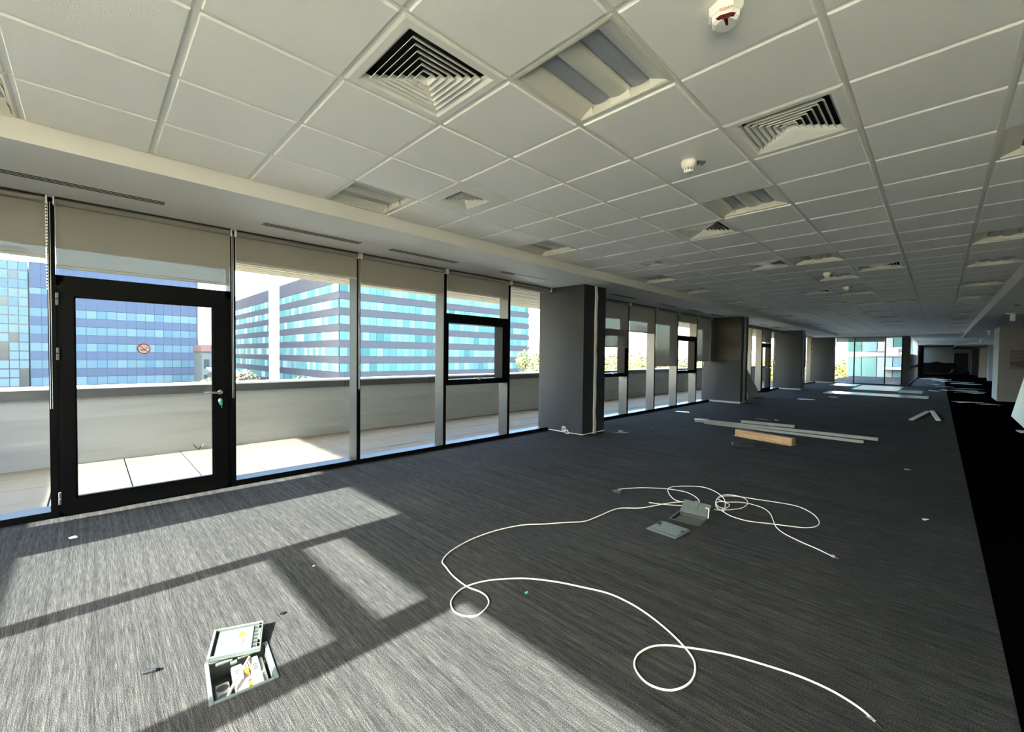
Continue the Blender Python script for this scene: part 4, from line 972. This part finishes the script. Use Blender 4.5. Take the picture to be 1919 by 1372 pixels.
b = MB(); M = Matrix.Translation((-.148, .251, .006)) @ Matrix.Rotation(-.3, 4, 'Z'); b.bbox(-.024, .02, -.011, .011, -.006, .006, .003, 0, M); b.bbox(.008, .028, -.014, .002, -.006, .009, .002, 0, M)
tag(b.build('plastic_clip', 'black_plastic'), 'small black plastic clip on sunlit carpet left of the open floor box', 'clip')
b = MB()
for a in (.3, 1.4, 2.6): M = Matrix.Translation((.408, .309, .004)) @ Matrix.Rotation(a, 4, 'Z'); b.box(-.014, .012, -.003, .003, -.003, .004, 0, M)
tag(b.build('plastic_splinter', 'black_plastic'), 'tiny black splinter behind the open floor box', 'splinter')
scrap(.723, .728, .018, .012, .5, 'paper', 'tiny white crumb in the dark strip of shadow', lift=.002)
b = MB(); b.bbox(1.5, 1.522, -.482, -.468, 0, .010, .002); tag(b.build('wire_connector', 'key_green'), 'tiny green connector on carpet beside the cable loop', 'connector')
scrap(10.5, 2.48, .18, .38, .1, 'film_and_floor_light', 'white scrap at the window side, left of the studs'); scrap(17.2, 1.05, .28, .5, -.1, 'paper', 'nearer pale scrap on carpet before the end glazing'); scrap(19.1, .55, .25, .32, 0, 'cardboard', 'farther pale scrap on carpet before the end glazing')
scrap(10.6, .66, .1, .30, -.1, 'paper_grey', 'dull grey scrap behind the short stud'); scrap(10.75, .40, .10, .09, .2, 'paper', 'small white crumb behind the short stud')
scrap(10.95, 2.28, .10, .10, .2, 'black_plastic', 'black crumb right of the white window side scrap'); scrap(7.08, -1.92, .06, .07, .2, 'cardboard', 'small brown crumb on the dark carpet right of the timber beam'); scrap(4.9, -2.12, .035, .045, .2, 'paper', 'small white crumb near the black carpet edge'); scrap(7.5, 1.79, .06, .05, .4, 'black_plastic', 'black crumb on carpet right of the nearest column')
# pale sheets standing for light reflected on the floor by the end glazing, and debris in the far hall
t = thing('floor_light_sheet', 'long pale blue strip of reflected light on the floor before the end glazing', 'floor light', (22.0, -.2, 0))
b = MB(); b.bbox(-.75, .75, -1.35, 1.40, .0, .012, .003); b.build('sheet', 'film_and_floor_light', t); b = MB(); b.bbox(-.8, .55, -1.72, -1.35, .0, .02, .004); b.build('light_strip_end', 'white_board', t)
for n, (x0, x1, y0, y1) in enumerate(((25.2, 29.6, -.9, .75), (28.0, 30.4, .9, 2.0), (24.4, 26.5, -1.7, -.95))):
    b = MB(); b.bbox(x0, x1, y0, y1, .0, .008, .002); tag(b.build('floor_light_sheet', 'film_and_floor_light'), ('large patch of reflected light on the floor right below the end glazing', 'patch of reflected light before the column in the far corner', 'patch of reflected light right of the large one at the end glazing')[n], 'floor light', 'reflected light on the far floor')
DEB = [(26.9, -2.05, .9, .45, 'cardboard', 'crumpled brown sheet at the near edge of the far hall'), (27.6, -2.35, .7, .22, 'white_board', 'white block lying beside the crumpled brown sheet'), (28.2, -2.9, .35, 1.1, 'film_and_floor_light', 'thin white strip right of the white block'), (27.4, -3.2, .5, .9, 'film_teal', 'teal sheet at the foot of the near white pier'), (26.6, -3.1, .3, .9, 'film_and_floor_light', 'nearest white strip before the near white pier'),
       (30.0, -3.0, .8, 1.4, 'film_and_floor_light', 'broad white sheet behind the teal sheet'), (31.5, -2.4, .6, .7, 'film_and_floor_light', 'middle white sheet in the far hall'), (33.5, -2.0, .8, .5, 'film_and_floor_light', 'slanting white strip on blue carpet'), (35.5, -1.8, .8, .4, 'film_and_floor_light', 'left white strip in the far hall'), (36.5, -3.3, .9, 1.3, 'film_and_floor_light', 'right white sheet in the far hall'),
       (39.0, -3.0, .7, 1.5, 'film_and_floor_light', 'long white strip before the second pier'), (40.5, -2.2, .8, .8, 'film_and_floor_light', 'white strip in the middle of the far hall'), (43.0, -2.0, 1.6, 1.7, 'film_and_floor_light', 'long bright strip farthest but one in the hall'), (47.0, -1.7, 1.6, .8, 'paper_grey', 'farthest dull strip near the counter'), (20.3, -2.85, .25, .75, 'paper', 'left pale strip on the black carpet'), (20.0, -3.3, .22, .55, 'paper', 'right pale strip on the black carpet by the leaning board')]
for x, y, w, h, m, lab in DEB: scrap(x, y, w, h, random.uniform(-.12, .12), m, lab, 'debris', 'torn_sheet', .05, 'torn sheets on the far floor')
# boards leaning behind the second column
def leaning(p0, p1, q0, q1, th, m, label, name='leaning_board', group=None):
    p0, p1, q0, q1 = map(Vector, (p0, p1, q0, q1)); n = (p1-p0).cross(q0-p0).normalized()*th
    b = MB(); b.add([p0, p1, q1, q0, p0+n, p1+n, q1+n, q0+n], [(0, 1, 2, 3), (7, 6, 5, 4), (0, 4, 5, 1), (1, 5, 6, 2), (2, 6, 7, 3), (3, 7, 4, 0)])
    return tag(b.build(name, m), label, 'board', group)
leaning((16.35, 2.62, 0), (17.05, 2.40, 0), (15.3, 2.95, 2.02), (15.55, 2.93, 2.02), .02, 'grey_board', 'grey board leaning beside the second dark column', group='boards leaning by the second column')
for k in range(3): leaning((15.6-.12*k, 2.62, 0), (15.72-.12*k, 2.56, 0), (15.05-.12*k, 2.98, 1.1-.16*k), (15.15-.12*k, 2.98, 1.1-.16*k), .03, 'white_board', 'white panel edge leaning in front of the grey board, %s from the right' % ORD[k], group='boards leaning by the second column')
leaning((16.4, -3.52, 0), (12.6, -3.47, 0), (16.4, -3.93, 2.25), (12.6, -3.93, 2.25), .02, 'white_board', 'large pale blue board leaning at the right edge of the photo')
scrap(12.9, -3.36, .5, .12, 0, 'paper', 'pale strip on the black carpet below the leaning board', 'strip', 'trim_strip')
# hanging socket plates at the nearest column
t = thing('socket_outlet', 'pair of loose white socket plates hanging at the foot of nearest column', 'socket')
for y, z, a in ((2.655, .082, .1), (2.585, .030, -.35)):
    M = Matrix.Translation((5.84, y, z)) @ Matrix.Rotation(a, 4, 'X')
    b = MB(); b.bbox(-.014, .0, -.042, .042, -.042, .042, .003, 0, M); p = b.build('plate', 'module_white', t); b = MB(); b.box(-.0155, -.0135, -.022, .022, -.016, .020, 0, M); b.box(-.0165, -.015, -.004, .004, -.004, .006, 1, M); b.build('jack', ['cap_dark', 'module_white'], p)
scrap(6.75, 2.02, .12, .10, .3, 'black_plastic', 'dark torn offcut at the right foot of the nearest column'); scrap(6.62, 1.93, .05, .28, .8, 'paper_grey', 'pale splinter at the right foot of the nearest column')

# ---------------------------------------------------------------- far hall furniture
t = thing('counter', 'long low dark framed counter against the far wall', 'counter', (61.7, -1.9, 0))
b = MB(); b.box(-.3, .5, -1.45, 1.5, 1.02, 1.12); b.box(-.3, .5, -1.5, -1.25, 0, 1.12); b.box(-.3, .5, 1.4, 1.5, 0, 1.12); b.build('frame', 'dark_brown', t)
b = MB(); b.box(-.22, .4, -1.25, 1.4, .08, 1.02); b.build('front_panel', 'counter_front', t); b = MB(); b.box(-.24, .4, -1.25, 1.4, 0, .08); b.build('plinth', 'grey_board', t)
b = MB(); b.lathe([(0, .18), (.12, .16), (.3, .08), (.55, .0)], (61.7, -1.95, 1.12), 16); tag(b.build('cloth_heap', 'dark_brown'), 'small dark heap on top of the far counter', 'heap')
dd = MB(); dd.box(62.34, 62.42, -4.18, -3.22, 0, 2.12); d3 = struct(dd.build('door_3', 'dark_brown'))
b = MB(); b.box(62.30, 62.35, -4.10, -3.30, 0, 2.04); b.build('leaf', 'door_grey', d3); b = MB(); b.tube([(62.26, -3.4, 1.0), (62.26, -3.5, 1.0)], .015, 6); b.build('handle', 'steel', d3)
for n, (x, y, r) in enumerate(((60.9, -3.25, .32), (61.2, -4.0, .28))):
    b = MB(); b.lathe([(0, 0), (r, .0), (r*1.1, r*.5), (r*.8, r*1.3), (r*.25, r*1.75), (r*.12, r*2.1), (0, r*2.1)], (x, y, 0), 14); tag(b.build('rubbish_bag', 'black_plastic'), 'dark bulging bag standing before the far door, %s' % ('left one', 'right one')[n], 'bag')
# paper notice on the near white pier
t = thing('notice', 'faint grey notice with blurred lines on the white pier', 'notice', (22.19, -4.12, 0))
b = MB(); b.box(0, .006, -.28, .24, 1.12, 1.78); b.build('sheet', 'paper_grey', t); b = MB()
for k, (z, w) in enumerate(((1.74, .26), (1.64, .2), (1.50, .26), (1.42, .15), (1.34, .26), (1.27, .26), (1.21, .18))): b.box(-.003, .001, -.26, -.26+w*1.9, z, z+(.02 if k < 4 else .05))
b.build('printed_lines', 'ink', t)
